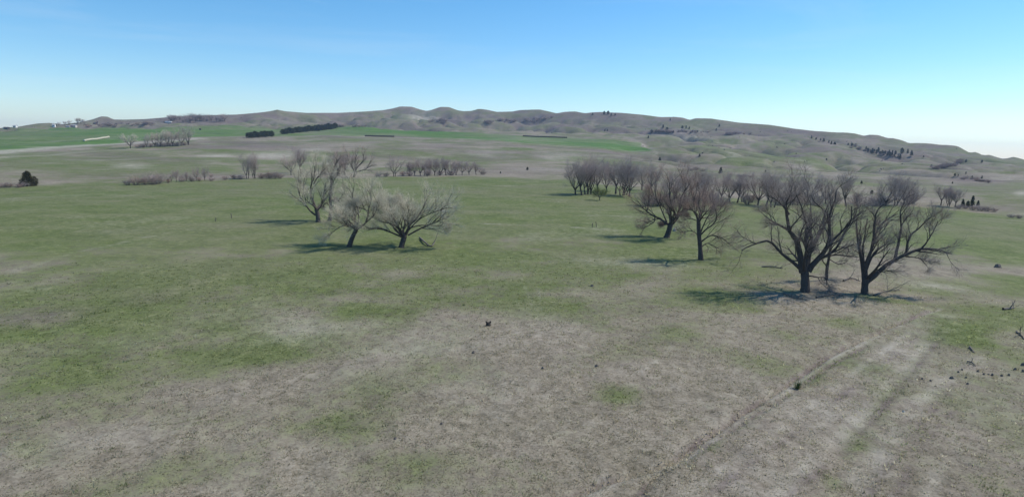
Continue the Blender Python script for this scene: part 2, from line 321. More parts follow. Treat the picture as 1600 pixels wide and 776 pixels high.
DRY = ((.130, .111, .084), (.246, .210, .168), (.40, .354, .292))
GRN = ((.052, .076, .019), (.100, .138, .036), (.172, .204, .068))
def ground_mat():
    t = NT('prairie_ground', .95, .1)
    at = t.n('Attribute', attribute_name='cover'); sp = t.n('SeparateColor'); t.l(at.outputs['Color'], sp.inputs[0])
    g, f, p = sp.outputs; b = at.outputs['Alpha']
    nf = t.noise(5.5, 5, .7); nm = t.noise(1.0, 6, .66, (1.0, .8, 1.0), .4); nl = t.noise(.12, 5, .6); nh = t.noise(.03, 6, .65)
    tone = t.math('ADD', t.math('MULTIPLY', nf, .45), t.math('ADD', t.math('MULTIPLY', nm, .35), t.math('MULTIPLY', nl, .2)))
    dry = t.ramp(tone, [(.39, DRY[0]), (.5, DRY[1]), (.62, DRY[2])])
    grn = t.ramp(tone, [(.38, GRN[0]), (.5, GRN[1]), (.63, GRN[2])])
    gm = t.math('ADD', g, t.math('ADD', t.math('MULTIPLY_ADD', nm, 1.2, -.6), t.math('ADD', t.math('MULTIPLY_ADD', nf, 1.0, -.5), t.math('MULTIPLY_ADD', nl, .5, -.25))))
    gm = t.math('MULTIPLY_ADD', t.math('MULTIPLY_ADD', gm, 1.7, -.36, True), .76, .14)
    c = t.mix(gm, dry, grn)
    # rosy and straw tints wander over the dormant grass
    c = t.mix(t.math('MULTIPLY', t.math('MULTIPLY_ADD', nh, 3.0, -1.2, True), .35), c, (.225, .180, .158))
    brown = t.ramp(tone, [(.38, (.092, .072, .064)), (.62, (.195, .160, .145))])
    c = t.mix(t.math('MULTIPLY_ADD', t.math('ADD', b, t.math('MULTIPLY_ADD', nl, .8, -.4)), 1.0, 0, True), c, brown)
    fld = t.ramp(t.math('ADD', t.math('MULTIPLY', t.noise(.05, 4, .6, (.35, 1.6, 1)), .6), t.math('MULTIPLY', nh, .4)), [(.38, (.048, .118, .020)), (.62, (.104, .185, .040))])
    c = t.mix(f, c, fld)
    pal = t.ramp(tone, [(.35, (.27, .245, .20)), (.65, (.46, .43, .36))])
    pm = t.math('MULTIPLY_ADD', t.math('ADD', p, t.math('MULTIPLY_ADD', nm, .7, -.35)), 1.1, -.05, True)
    c = t.mix(t.math('MULTIPLY', pm, .8), c, pal)
    t.bump(t.math('ADD', t.math('MULTIPLY', nl, 9.0), t.math('ADD', t.math('MULTIPLY', nf, .4), nm)), .07, .8)
    return t.out(c)
M_GROUND = ground_mat()
def grass_mat():
    t = NT('grass_blades', .8, .15); at = t.n('Attribute', attribute_name='tint')
    tr = t.n('BsdfTranslucent'); mx = t.n('MixShader'); mx.inputs[0].default_value = .5
    t.l(t.mix(1.0, at.outputs['Color'], (1.7, 1.7, 1.5), 'MULTIPLY'), tr.inputs['Color']); t.l(t.b.outputs[0], mx.inputs[1]); t.l(tr.outputs[0], mx.inputs[2]); t.l(mx.outputs[0], t.t.nodes['Material Output'].inputs['Surface'])
    return t.out(at.outputs['Color'])
M_GRASS = grass_mat()
def bark_mat(name, c0, c1):
    t = NT(name, .95, .1); n = t.noise(5, 5, .6, (3, 3, .5)); n2 = t.noise(.6, 3)
    t.bump(n, .06)
    return t.out(t.mix(t.math('MULTIPLY', n2, .4), t.ramp(n, [(.35, c0), (.7, c1)]), tuple(np.array(c1) * 1.3)))
M_BARK = bark_mat('dark_furrowed_bark', (.034, .029, .027), (.105, .09, .083))
M_BARK_L = bark_mat('grey_furrowed_bark', (.045, .038, .034), (.13, .112, .098))
def twig_mat(name, c0, c1):
    t = NT(name, .85, .15); n = t.noise(.7, 3)
    return t.out(t.ramp(n, [(.3, c0), (.7, c1)]))
M_TWIG_P = twig_mat('purple_grey_twigs', (.30, .228, .195), (.42, .335, .285))
M_TWIG_R = twig_mat('rosy_budding_twigs', (.32, .215, .175), (.44, .315, .255))
M_TWIG_Y = twig_mat('straw_green_budding_twigs', (.46, .42, .325), (.64, .585, .455))
M_TWIG_F = twig_mat('pale_mauve_twigs', (.34, .268, .245), (.46, .375, .34))
M_TWIG_D = twig_mat('dark_grey_twigs', (.12, .10, .098), (.20, .172, .168))
M_BUD_Y = twig_mat('yellow_green_catkins', (.24, .25, .11), (.36, .36, .18))
M_JUN = twig_mat('juniper_needles', (.026, .038, .018), (.062, .076, .034))
M_JUN_B = twig_mat('rusty_juniper_needles', (.035, .036, .016), (.085, .070, .028))
M_LEAF_Y = twig_mat('fresh_yellow_green_leaves', (.15, .18, .05), (.26, .29, .10))

# ------------------------------------------------------------------ the ground sheet
def build_ground():
    fine = np.radians(np.arange(-46, 46.01, .2)); step = np.radians(4)
    azs = np.concatenate([fine, np.arange(fine[-1] + step, fine[0] + 2 * math.pi - step * .5, step)])
    rr = [1.0, 6, 12, 17, 20]
    while rr[-1] < 6000:
        r = rr[-1]; rr.append(r * (1.006 if r < 110 else 1.012 if r < 420 else 1.009 if r < 2000 else 1.09))
    rr = np.array(rr); A, R = np.meshgrid(azs, rr); x = (R * np.sin(A)).ravel(); y = (R * np.cos(A)).ravel()
    z = height(x, y); nA, nR = len(azs), len(rr)
    V = np.vstack([np.stack([x, y, z], -1), [[0, 0, height([0.], [0.])[0]]]])
    i = np.arange(nR - 1)[:, None]; j = np.arange(nA)[None]; j2 = (j + 1) % nA
    q = np.stack(np.broadcast_arrays(i * nA + j, (i + 1) * nA + j, (i + 1) * nA + j2, i * nA + j2), -1).reshape(-1, 4)
    o = mesh_obj('ground', V, q, M_GROUND, smooth=True)
    me = o.data
    at = me.attributes.new('cover', 'FLOAT_COLOR', 'POINT')
    c = np.vstack([masks(V[:, 0], V[:, 1])]).astype(np.float32); at.data.foreach_set('color', c.ravel())
    import bmesh
    bm = bmesh.new(); bm.from_mesh(me); bm.verts.ensure_lookup_table(); cv = bm.verts[len(V) - 1]
    for k in range(nA): bm.faces.new((cv, bm.verts[k], bm.verts[(k + 1) % nA]))
    bm.normal_update(); bm.to_mesh(me); bm.free()
    tag(o, kind='structure')
    return o
build_ground()

# ------------------------------------------------------------------ short grass standing on the near ground
def build_grass(n=95000, blades=5):
    rng = np.random.default_rng(3)
    u = rng.random(n); r = 24 * (105 / 24) ** (u ** .9); az = np.radians(rng.uniform(-45, 45, n))
    x = r * np.sin(az); y = r * np.cos(az)
    mk = masks(x, y)
    cl = fbm(x, y, .9, 3, 91) + .6 * fbm(x, y, 4, 2, 93)
    k = rng.random(n) < np.clip(.7 + cl * .8, .2, 1) * (1 - sstep(70, 105, r)); x, y, r, mk = x[k], y[k], r[k], mk[k]; n = len(x)
    z = height(x, y)
    g = np.clip((mk[:, 0] + .55 * fbm(x, y, 1.3, 3, 95) + rng.normal(0, .16, n)) * 1.5 - .30, 0, 1)[:, None] * .66 + .16
    tv = np.clip(rng.normal(.5, .22, n), 0, 1)[:, None]
    L = lambda c: np.where(tv < .5, np.array(c[0]) + (np.array(c[1]) - c[0]) * tv * 2, np.array(c[1]) + (np.array(c[2]) - c[1]) * (tv * 2 - 1))
    col = (L(DRY) * (1 - g) + L(GRN) * g)
    p = np.clip(mk[:, 2:3], 0, 1); col = col * (1 - .7 * p) + np.array((.40, .37, .31)) * .7 * p
    big = rng.random(n) < .030 * (1 + 2 * (cl[k] > .25))        # some taller, older tussocks
    for ln, hw in ((TR[0], .35), (TR[1], .4), (LD, .5)):
        big |= (seg_dist(x, y, ln) < hw) & (rng.random(n) < .35)
    big = big * 1.0
    B = blades; ph = rng.uniform(0, 2 * math.pi, (n, B)); sp = rng.uniform(.02, .11, (n, B)) * np.sqrt(r / 30)[:, None]
    bx = x[:, None] + np.cos(ph) * sp; by = y[:, None] + np.sin(ph) * sp
    hgt = rng.uniform(.025, .08, (n, B)) * (0.6 + .8 * rng.random(n) + 2.2 * big * rng.random(n))[:, None] * (1 + .25 * (r[:, None] / 30 - 1).clip(0, 2))
    wid = rng.uniform(.012, .032, (n, B)) * np.sqrt(r / 30)[:, None] * 1.1
    lean = rng.uniform(.05, .15, (n, B)); pa = rng.uniform(0, 2 * math.pi, (n, B))
    wx, wy = np.cos(pa) * wid, np.sin(pa) * wid
    z2 = np.repeat(z[:, None], B, 1) - .02
    V = np.stack([np.stack([bx - wx, by - wy, z2], -1), np.stack([bx + wx, by + wy, z2], -1), np.stack([bx + np.cos(ph) * lean, by + np.sin(ph) * lean, z2 + hgt + .02], -1)], 2).reshape(-1, 3)
    o = mesh_obj('grass', V, np.arange(len(V)).reshape(-1, 3), M_GRASS)
    at = o.data.attributes.new('tint', 'FLOAT_COLOR', 'POINT')
    c = 1.25 * np.repeat(col, 3 * B, 0) * (rng.uniform(.7, 1.3, (n, 1)).repeat(B, 0) * rng.uniform(.7, 1.3, (n * B, 1))).repeat(3, 0); c = np.hstack([c, np.ones((len(c), 1))]).astype(np.float32)
    at.data.foreach_set('color', c.ravel())
    tag(o, 'short dormant and greening grass tufts over the near pasture', 'grass', kind='stuff')
build_grass()

# ------------------------------------------------------------------ bare tree growth
def norm(v): return v / (np.linalg.norm(v, axis=-1, keepdims=True) + 1e-9)
def catmull(pts, n):
    pts = np.asarray(pts, float); P = np.vstack([2 * pts[0] - pts[1], pts, 2 * pts[-1] - pts[-2]])
    s = np.r_[0, np.cumsum(np.linalg.norm(np.diff(pts[:, :3], axis=0), axis=1))]; u = np.linspace(0, s[-1], n)
    i = np.clip(np.searchsorted(s, u, 'right') - 1, 0, len(pts) - 2); t = ((u - s[i]) / (s[i + 1] - s[i] + 1e-9))[:, None]
    a, b, c, d = P[i], P[i + 1], P[i + 2], P[i + 3]
    return .5 * (2 * b + (c - a) * t + (2 * a - 5 * b + 4 * c - d) * t * t + (3 * b - a - 3 * c + d) * t ** 3)
def tubes(P, R, sides, cap=False):
    N, K, _ = P.shape
    T = np.empty_like(P); T[:, 1:-1] = P[:, 2:] - P[:, :-2]; T[:, 0] = P[:, 1] - P[:, 0]; T[:, -1] = P[:, -1] - P[:, -2]; T = norm(T)
    ref = norm(np.cross(T[:, :1] + 0 * T, np.array([.31, .72, .12]) + 0 * T)); n1 = norm(ref - (ref * T).sum(-1, keepdims=True) * T); n2 = np.cross(T, n1)
    a = np.arange(sides) * 2 * math.pi / sides
    V = P[:, :, None] + R[:, :, None, None] * (np.cos(a)[None, None, :, None] * n1[:, :, None] + np.sin(a)[None, None, :, None] * n2[:, :, None])
    b = (np.arange(N) * K * sides)[:, None, None]; i = (np.arange(K - 1) * sides)[None, :, None]; j = np.arange(sides)[None, None]; j2 = (j + 1) % sides
    Q = np.stack([b + i + j, b + i + j2, b + i + sides + j2, b + i + sides + j], -1).reshape(-1, 4)
    return V.reshape(-1, 3), Q
def children(rng, P, R, M, t0, t1, ang, lf, K, rf, rmin, up, gnarl, out=None, maxlen=None):
    N, Kp, _ = P.shape; L = np.linalg.norm(np.diff(P, axis=1), axis=-1).sum(1)
    t = t0 + (t1 - t0) * (np.arange(M)[None] + rng.random((N, M))) / M; f = t * (Kp - 1); i = np.clip(f.astype(int), 0, Kp - 2); w = (f - i)[..., None]; n = np.arange(N)[:, None]
    st = P[n, i] * (1 - w) + P[n, i + 1] * w; tan = norm(P[n, i + 1] - P[n, i]); rad = R[n, i] * (1 - w[..., 0]) + R[n, i + 1] * w[..., 0]
    perp = norm(np.cross(tan, rng.normal(size=tan.shape))); a = np.radians(rng.uniform(*ang, t.shape))[..., None]
    d = np.cos(a) * tan + np.sin(a) * perp
    if out is not None: d = d + out[1] * norm(st - out[0])
    d[..., 2] += up; d = norm(d).reshape(-1, 3); st = st.reshape(-1, 3)
    ln = (L[:, None] * lf * rng.uniform(.65, 1.35, t.shape) * (1.15 - .38 * t)).ravel()
    if maxlen: ln = np.minimum(ln, maxlen * rng.uniform(.7, 1.2, ln.shape))
    C = [st]; 
    for k in range(K - 1):
        st = st + d * (ln / (K - 1))[:, None]; C.append(st); d = norm(d + rng.normal(0, gnarl, d.shape) + np.array([0, 0, up * .25]))
    C = np.stack(C, 1); r0 = np.maximum((rad * rf).ravel(), rmin * 1.2); s = np.linspace(0, 1, K)[None]
    return C, np.maximum(r0[:, None] * (1 - .75 * s), rmin * (1 - .4 * s))
def join(parts):
    V = []; Q = []; o = 0
    for v, q in parts: V.append(v); Q.append(q + o); o += len(v)
    return np.vstack(V), np.vstack(Q)
def needles(rng, P, R, M, ln, w, up, ang=(25, 70)):
    """finest twigs: slim three-sided spikes, written as quads with a doubled tip edge"""
    C, r = children(rng, P, R, M, .15, 1.0, ang, 1.0, 2, .5, w, up, 0); L = np.linalg.norm(C[:, 1] - C[:, 0], axis=1, keepdims=True)
    C[:, 1] = C[:, 0] + (C[:, 1] - C[:, 0]) / L * (ln * rng.uniform(.6, 1.4, L.shape))
    return tubes(C, np.stack([np.full(len(C), w), np.full(len(C), w * .45)], 1), 3)
def flecks(rng, P, M, size):
    c = (P[:, -1][:, None] * .5 + P[:, 0][:, None] * .5 + rng.normal(0, .28, (len(P), M, 3))).reshape(-1, 3)
    a = norm(rng.normal(size=c.shape)) * size; b = norm(np.cross(a, rng.normal(size=c.shape))) * size * .6
    V = np.stack([c - a, c + b, c + a, c - b], 1).reshape(-1, 3); return V, np.arange(len(V)).reshape(-1, 4)

def crown_from(rng, LP, LR, dens=1.0, up=.22, twig=.009, m=(8, 6, 6, 4), lf=(.50, .50, .50), tw=.55, base=None, buds=0, L2max=4.0):
    """LP [n,12,3] limbs. returns (branch mesh, twig mesh, bud mesh)"""
    out = None if base is None else (base, .35)
    b2, r2 = children(rng, LP, LR, int(m[0] * dens + .5), .22, 1.0, (28, 62), lf[0], 7, .55, .018, up, .16, out, L2max)
    b3, r3 = children(rng, b2, r2, m[1], .18, 1.0, (28, 60), lf[1], 5, .55, .012, up * .8, .16, out, L2max * .5)
    b4, r4 = children(rng, b3, r3, m[2], .15, 1.0, (25, 60), lf[2], 3, .6, twig, up * .5, .15, out, L2max * .28)
    br = [tubes(b2, r2, 5), tubes(b3, r3, 3)]
    tws = [tubes(b4, r4, 3)]
    if m[3]: tws.append(needles(rng, b4, r4, m[3], tw, twig * .8, up * .4))
    bd = flecks(rng, b4, buds, .03) if buds else None
    return join(br), join(tws), bd

def two_mat(name, A, B, ma, mb, parent):
    V, Q = join([A, B]); o = mesh_obj(name, V, Q, ma, parent); o.data.materials.append(mb)
    o.data.polygons.foreach_set('material_index', np.r_[np.zeros(len(A[1]), np.int32), np.ones(len(B[1]), np.int32)]); return o
def img_tree(name, label, trunk, limbs, mats, cropf, seed, dens=1.0, kin=None, extra=3, up=.22, m=(8, 6, 6, 4), lf=(.56, .55, .55), buds=0, tw=.6, base_py=None, group=None, spread=.35, L2max=4.0, twig=.0075):
    """a bare tree whose main limbs follow the ones seen in the photograph, each at a depth of its own"""
    rng = np.random.default_rng(seed); s, ox, oy = cropf
    T = [(ox + x / s, oy + y / s) for x, y in trunk[0]]; b = hit(*T[0]); dp = depth(b); k = dp / F
    def wp(px, py, off=0): return CAMP + ray(px, py) * (dp + off)
    e = empty(name, b, label, 'tree', group)
    tp = np.array([wp(*p) - b for p in T]); tp[0] = (0, 0, -.35); tp = np.insert(tp, 1, [0, 0, .12], 0)
    tc = catmull(tp, 14); tr = trunk[1] / s * k; u = np.linspace(0, 1, 14)
    R = tr * (1 + .55 * np.exp(-u * 9) - .12 * u) * rng.uniform(.93, 1.07, 14); R[-1] *= .8
    V, Q = tubes(tc[None], R[None], 12); mesh_obj('trunk', V, Q, mats[0], e, True)
    LP = []; LR = []; hgt = max(1.0, tc[-1, 2])
    for i, lb in enumerate(limbs):
        pts, w0, w1 = lb[:3]; pp = [(ox + x / s, oy + y / s) for x, y in pts]
        length = sum(math.dist(a, c) for a, c in zip(pp, pp[1:])) * k
        de = lb[3] if len(lb) > 3 else rng.choice([-1, 1]) * rng.uniform(.15, spread) * length
        q = np.array([wp(*p, off=de * (j / (len(pp) - 1))) - b for j, p in enumerate(pp)])
        q = catmull(q, 12); q[1:] += np.cumsum(rng.normal(0, length * .006, (11, 3)), 0)
        t = np.linspace(0, 1, 12); r = (w0 + (w1 - w0) * t ** .8) / s * k * .5 * rng.uniform(.92, 1.08, 12)
        LP.append(q); LR.append(np.maximum(r, .018))
    for i in range(extra):       # limbs reaching towards and away from the viewer, as any round crown has
        a = (math.pi / 2 if i % 2 else -math.pi / 2) + rng.uniform(-.7, .7); L = np.mean([np.linalg.norm(np.diff(q, axis=0), axis=1).sum() for q in LP]) * rng.uniform(.75, 1.0)
        d = np.array([math.cos(a) * .8, math.sin(a), rng.uniform(.5, 1.0)]); d /= np.linalg.norm(d); pts = [tc[-2]]
        for j in range(4): pts.append(pts[-1] + d * L / 4); d = norm(d + rng.normal(0, .15, 3) + np.array([0, 0, .12]))
        LP.append(catmull(pts, 12)); LR.append(np.linspace(tr * .5, .03, 12))
    for q, r in zip(LP, LR):
        V, Q = tubes(q[None], r[None], 8); mesh_obj('limb', V, Q, mats[0], e, True)
    LPa, LRa = np.stack(LP), np.stack(LR)
    br, twg, bd = crown_from(rng, LPa, LRa, dens, up, twig, m, lf, tw, tc[-1], buds, L2max)
    two_mat('crown', br, twg, mats[0], mats[1], e)
    if bd is not None: mesh_obj('buds', *bd, mats[2], e)
    return e

C8 = (3.105, 1130, 250); C2 = (4.85, 980, 260); C1 = (4.31, 430, 220)
img_tree('elm_tree', 'largest bare dark elm of the near right pair, low limb arching left', ([(397, 640), (398, 590), (395, 535)], 21), [
    ([(385, 535), (330, 485), (270, 430), (225, 392), (180, 400), (130, 420), (100, 438)], 20, 5), ([(385, 545), (375, 450), (360, 390), (330, 345), (320, 260), (318, 215), (340, 175)], 36, 6),
    ([(327, 345), (290, 325), (240, 300), (195, 265)], 14, 4), ([(320, 265), (295, 225), (250, 185), (215, 165)], 11, 4), ([(397, 535), (400, 420), (397, 330)], 26, 16, .3),
    ([(405, 540), (425, 430), (470, 350), (505, 290), (520, 262), (485, 225), (460, 195), (445, 155)], 26, 4), ([(400, 450), (430, 380), (395, 290), (372, 215), (355, 165)], 14, 4),
    ([(412, 540), (460, 480), (515, 405), (515, 300), (520, 260), (542, 205), (548, 155)], 30, 5), ([(512, 405), (560, 360), (610, 300), (640, 265), (680, 235)], 15, 4),
    ([(460, 485), (540, 440), (590, 350), (618, 290), (622, 235)], 15, 4), ([(430, 500), (500, 470), (560, 460), (650, 462)], 12, 4), ([(420, 562), (460, 566), (495, 572), (500, 605)], 8, 3), ([(425, 450), (445, 380), (470, 320), (430, 280), (425, 190)], 12, 4)],
    (M_BARK, M_TWIG_P, None), C8, 1, twig=.0065, dens=.75, extra=2, up=.1, m=(8, 7, 5, 4), L2max=3.0, lf=(.52, .58, .55))
img_tree('elm_tree', 'bare dark elm of the near right pair with long limb leaning right', ([(685, 648), (687, 612), (690, 572)], 17), [
    ([(682, 580), (675, 500), (660, 400), (650, 330), (655, 270)], 22, 5), ([(692, 570), (692, 500), (715, 440), (725, 340), (735, 260), (775, 215)], 22, 4), ([(690, 550), (720, 470), (760, 425), (830, 398)], 14, 4),
    ([(725, 420), (745, 340), (790, 290), (850, 255)], 12, 4), ([(698, 588), (750, 550), (810, 500), (880, 465), (960, 440), (1040, 440), (1110, 465)], 28, 4, -.5), ([(832, 485), (850, 400), (860, 320), (858, 240), (880, 205)], 17, 4),
    ([(880, 465), (900, 380), (950, 330), (1000, 275)], 13, 4), ([(950, 443), (985, 400), (1020, 350), (1040, 300)], 10, 3), ([(885, 468), (950, 480), (985, 512)], 7, 3), ([(690, 540), (672, 440), (690, 350), (700, 280)], 10, 4)],
    (M_BARK, M_TWIG_P, None), C8, 2, twig=.0065, dens=.8, extra=1, up=.1, m=(8, 7, 5, 4), L2max=2.5, lf=(.48, .58, .55))
img_tree('elm_tree', 'slim straight-trunked bare tree in front of the reddish spreading tree', ([(557, 706), (552, 600), (543, 500), (540, 400)], 17), [
    ([(540, 410), (515, 350), (470, 325), (430, 320)], 14, 4), ([(540, 410), (560, 340), (545, 270), (560, 190)], 16, 4), ([(548, 525), (600, 475), (655, 430), (668, 370), (650, 290)], 14, 4), ([(555, 505), (590, 420), (640, 350), (680, 330)], 12, 4),
    ([(548, 580), (600, 540), (650, 520), (720, 540), (790, 590)], 13, 3), ([(558, 615), (610, 585), (690, 622)], 9, 4), ([(535, 520), (490, 490), (430, 500)], 7, 3), ([(530, 412), (480, 400), (430, 405)], 7, 3), ([(540, 430), (520, 370), (500, 280), (480, 200)], 12, 4)],
    (M_BARK, M_TWIG_R, None), C2, 3, dens=.95, extra=2, m=(8, 6, 5, 4), twig=.0062)
img_tree('elm_tree', 'reddish bare tree with thick forked trunk and a wide limb bent to the left', ([(300, 540), (318, 480), (332, 425)], 21), [
    ([(320, 445), (260, 400), (190, 365), (140, 330), (85, 265)], 22, 4), ([(150, 335), (165, 280), (175, 210)], 10, 4), ([(210, 380), (200, 420), (110, 475)], 9, 3), ([(330, 430), (365, 390), (350, 330), (320, 240), (310, 110)], 22, 5),
    ([(340, 440), (380, 390), (400, 310), (415, 230), (470, 140)], 20, 5), ([(370, 395), (420, 350), (480, 320), (530, 280)], 12, 4), ([(310, 435), (265, 442)], 16, 13), ([(335, 420), (390, 330), (420, 250), (440, 120)], 12, 4), ([(300, 420), (270, 330), (230, 230), (215, 130)], 12, 4)],
    (M_BARK, M_TWIG_R, None), C2, 4, dens=1.1, extra=3, m=(8, 6, 6, 4), twig=.0062)
img_tree('willow_tree', 'low spreading bare tree with pale yellowish twigs, rightmost of the left cluster', ([(850, 718), (858, 682), (872, 640)], 19), [
    ([(852, 645), (780, 615), (720, 590), (680, 577), (630, 590)], 14, 4), ([(852, 640), (800, 590), (790, 540), (740, 480), (715, 420), (690, 360)], 13, 4), ([(770, 520), (785, 470), (820, 420)], 9, 4), ([(875, 625), (905, 580), (888, 535), (900, 460)], 16, 4),
    ([(885, 605), (910, 570), (950, 530), (985, 470), (1020, 410)], 12, 4), ([(880, 570), (862, 500), (850, 430)], 9, 4), ([(900, 600), (980, 520), (1080, 470), (1150, 440)], 9, 4), ([(850, 630), (770, 560), (700, 480), (650, 430)], 9, 4), ([(895, 635), (960, 600), (1030, 575), (1090, 555), (1170, 520)], 13, 4), ([(1050, 570), (1120, 575), (1135, 600)], 6, 3), ([(900, 590), (960, 570), (1060, 555), (1150, 480)], 9, 3), ([(862, 620), (820, 570), (720, 545), (695, 530)], 9, 4)],
    (M_BARK, M_TWIG_Y, M_BUD_Y), C1, 5, dens=.95, extra=4, up=.18, m=(8, 6, 6, 4), buds=2, spread=.4)
img_tree('willow_tree', 'leaning bare tree with pale twigs, middle of the left cluster', ([(500, 712), (520, 650), (550, 590)], 16), [
    ([(548, 595), (510, 555), (465, 515), (410, 480)], 14, 4), ([(550, 595), (600, 560), (625, 510), (632, 450), (650, 380), (620, 320)], 14, 4), ([(622, 470), (590, 455), (530, 445)], 9, 4), ([(515, 560), (450, 570), (380, 615), (350, 640)], 8, 3), ([(550, 590), (560, 480), (520, 380), (530, 310)], 10, 4), ([(600, 560), (670, 500), (690, 420)], 9, 3)],
    (M_BARK, M_TWIG_Y, M_BUD_Y), C1, 6, dens=1.1, extra=4, up=.16, m=(8, 6, 6, 4), buds=1, spread=.4)
img_tree('cottonwood_tree', 'tall bare grey tree forking from its base, leftmost of the left cluster', ([(290, 548), (285, 495), (275, 455)], 15), [
    ([(272, 500), (235, 460), (200, 400), (172, 350), (150, 262)], 14, 4), ([(278, 460), (255, 400), (242, 330), (265, 250), (275, 180)], 18, 5), ([(260, 290), (290, 240), (340, 185)], 10, 4), ([(285, 470), (320, 420), (335, 350), (350, 280)], 10, 4), ([(205, 410), (190, 330), (200, 250)], 8, 3)],
    (M_BARK_L, M_TWIG_Y, None), C1, 7, dens=1.1, extra=2, up=.25, m=(8, 6, 6, 4), spread=.4, L2max=3.6)
img_tree('cottonwood_tree', 'broken-topped bare snag with a dark crooked trunk behind the left cluster', ([(368, 538), (375, 470), (370, 400), (376, 310), (380, 240)], 11), [
    ([(372, 398), (405, 400)], 14, 10), ([(376, 320), (400, 260), (440, 200)], 9, 4), ([(374, 460), (420, 410), (470, 340)], 9, 4), ([(372, 440), (340, 420), (320, 440)], 6, 3), ([(380, 245), (400, 180), (420, 120)], 9, 4)],
    (M_BARK_L, M_TWIG_P, None), C1, 8, dens=1.0, extra=2, up=.2, m=(8, 6, 5, 3), spread=.4)
img_tree('elm_tree', 'drooping bare tree half hidden between the two near right elms', ([(500, 585), (503, 530), (512, 480), (520, 430)], 7), [
    ([(505, 520), (480, 480), (465, 430)], 6, 3), ([(518, 450), (560, 420), (610, 430), (600, 465)], 6, 3), ([(520, 432), (535, 380), (530, 330)], 6, 3), ([(512, 480), (560, 505), (605, 490)], 5, 3), ([(520, 432), (490, 390), (480, 340)], 5, 3)],
    (M_BARK_L, M_TWIG_P, None), C8, 9, dens=.7, extra=1, m=(7, 5, 4, 3))
img_tree('elm_tree', 'bare tree with crooked wide-spread limbs in the creek row beyond the green meadow', ([(532, 246), (535, 228), (540, 208)], 8), [
    ([(538, 212), (515, 170), (495, 130), (490, 95)], 8, 3), ([(540, 210), (580, 200), (620, 185), (650, 130)], 8, 3), ([(542, 205), (560, 170), (590, 140), (600, 90)], 6, 3), ([(538, 210), (540, 150), (550, 90)], 6, 3)],
    (M_BARK, M_TWIG_P, None), C1, 10, dens=1.0, extra=3, m=(7, 5, 5, 3), twig=.016, tw=.8, L2max=5)

# ------------------------------------------------------------------ kinds that recur: bare grove trees, junipers, shrubs
def proto(name, parts): return {'_parts': parts, 'name': name}
def bare_proto(seed, twigmat, spread=.5, trunk_h=.16, stems=1, H=12.0, twig=.010, nl=7, m=(7, 5, 5, 3), bark=None, budm=None):
    rng = np.random.default_rng(seed); LP = []; LR = []; TP = []
    for s in range(stems):
        off = np.array([0, 0, 0.]) if stems == 1 else np.array([rng.normal(0, .35), rng.normal(0, .35), 0]); ln = rng.normal(0, .12, 2) + off[:2] * .25
        th = trunk_h * H * rng.uniform(.8, 1.2); tp = catmull([off + (0, 0, -.4), off + (ln[0] * .4 * th, ln[1] * .4 * th, th * .5), off + (ln[0] * th, ln[1] * th, th)], 8)
        R = np.linspace(.34, .25, 8) * (1 if stems == 1 else .7) * (1 + .4 * np.exp(-np.linspace(0, 1, 8) * 8)); TP.append(tubes(tp[None], R[None], 8))
        for i in range(max(3, nl // stems)):
            a = i * 2.4 + rng.uniform(-.4, .4); L = (H - th) * rng.uniform(.55, .80); v = spread * rng.uniform(.4, 1.7)
            d = norm(np.array([math.cos(a) * v, math.sin(a) * v, 1.0])); pts = [tp[-2 if i % 2 else -1]]
            for j in range(4): pts.append(pts[-1] + d * L / 4); d = norm(d + rng.normal(0, .14, 3) + np.array([0, 0, .10]))
            LP.append(catmull(pts, 12)); LR.append(np.linspace(.16, .035, 12))
    LP = np.stack(LP); LR = np.stack(LR)
    br, tw, _ = crown_from(rng, LP, LR, 1.0, .16, twig, m, (.60, .55, .55), .9, np.array([0, 0, trunk_h * H]), 0, 4.2)
    P = [('trunk', mesh_obj('trunk', *join(TP + [tubes(LP, LR, 5)]), bark or M_BARK, None, True)), ('crown', two_mat('crown', br, tw, twigmat[0], twigmat[1], None))]
    out = []
    for n, o in P: out.append((n, o.data)); bpy.data.objects.remove(o)
    return proto(name='bare_tree', parts=out)
PUR = (M_TWIG_P, M_TWIG_F)
BARE = [bare_proto(100, PUR, .55), bare_proto(101, PUR, .45, .22), bare_proto(102, PUR, .6, .12, 2), bare_proto(103, PUR, .4, .1, 3, nl=9), bare_proto(104, PUR, .7, .2)]
BARE_Y = [bare_proto(110, (M_TWIG_D, M_TWIG_Y), .6, .16, twig=.015, m=(7, 5, 4, 3)), bare_proto(111, (M_TWIG_D, M_TWIG_Y), .5, .1, 2, twig=.015, m=(7, 5, 4, 3))]
BARE_R = [bare_proto(112, (M_TWIG_D, M_TWIG_R), .6, .16, m=(7, 5, 4, 3))]

def shrub_proto(seed, mat, H=2.2, n=34):
    rng = np.random.default_rng(seed); a = rng.uniform(0, 2 * math.pi, n); v = rng.uniform(.1, 1.0, n); st = np.stack([np.cos(a) * v * .5, np.sin(a) * v * .5, np.full(n, -.1)], -1)
    d = norm(np.stack([np.cos(a) * v, np.sin(a) * v, np.full(n, 1.1)], -1)); C = [st]; L = H * rng.uniform(.6, 1.0, n)
    for j in range(4): st = st + d * (L / 4)[:, None]; C.append(st); d = norm(d + rng.normal(0, .15, d.shape))
    C = np.stack(C, 1); R = np.linspace(.024, .009, 5)[None].repeat(n, 0)
    b, r = children(rng, C, R, 7, .2, 1, (25, 60), .4, 4, .7, .009, .2, .2); b2, r2 = children(rng, b, r, 4, .2, 1, (25, 60), .5, 2, .7, .007, .2, .1)
    P = [('crown', two_mat('crown', tubes(C, R, 4), join([tubes(b, r, 3), tubes(b2, r2, 3)]), M_TWIG_D, mat, None))]
    out = [(n_, o.data) for n_, o in P]
    for _, o in P: bpy.data.objects.remove(o)
    return proto('shrub', out)
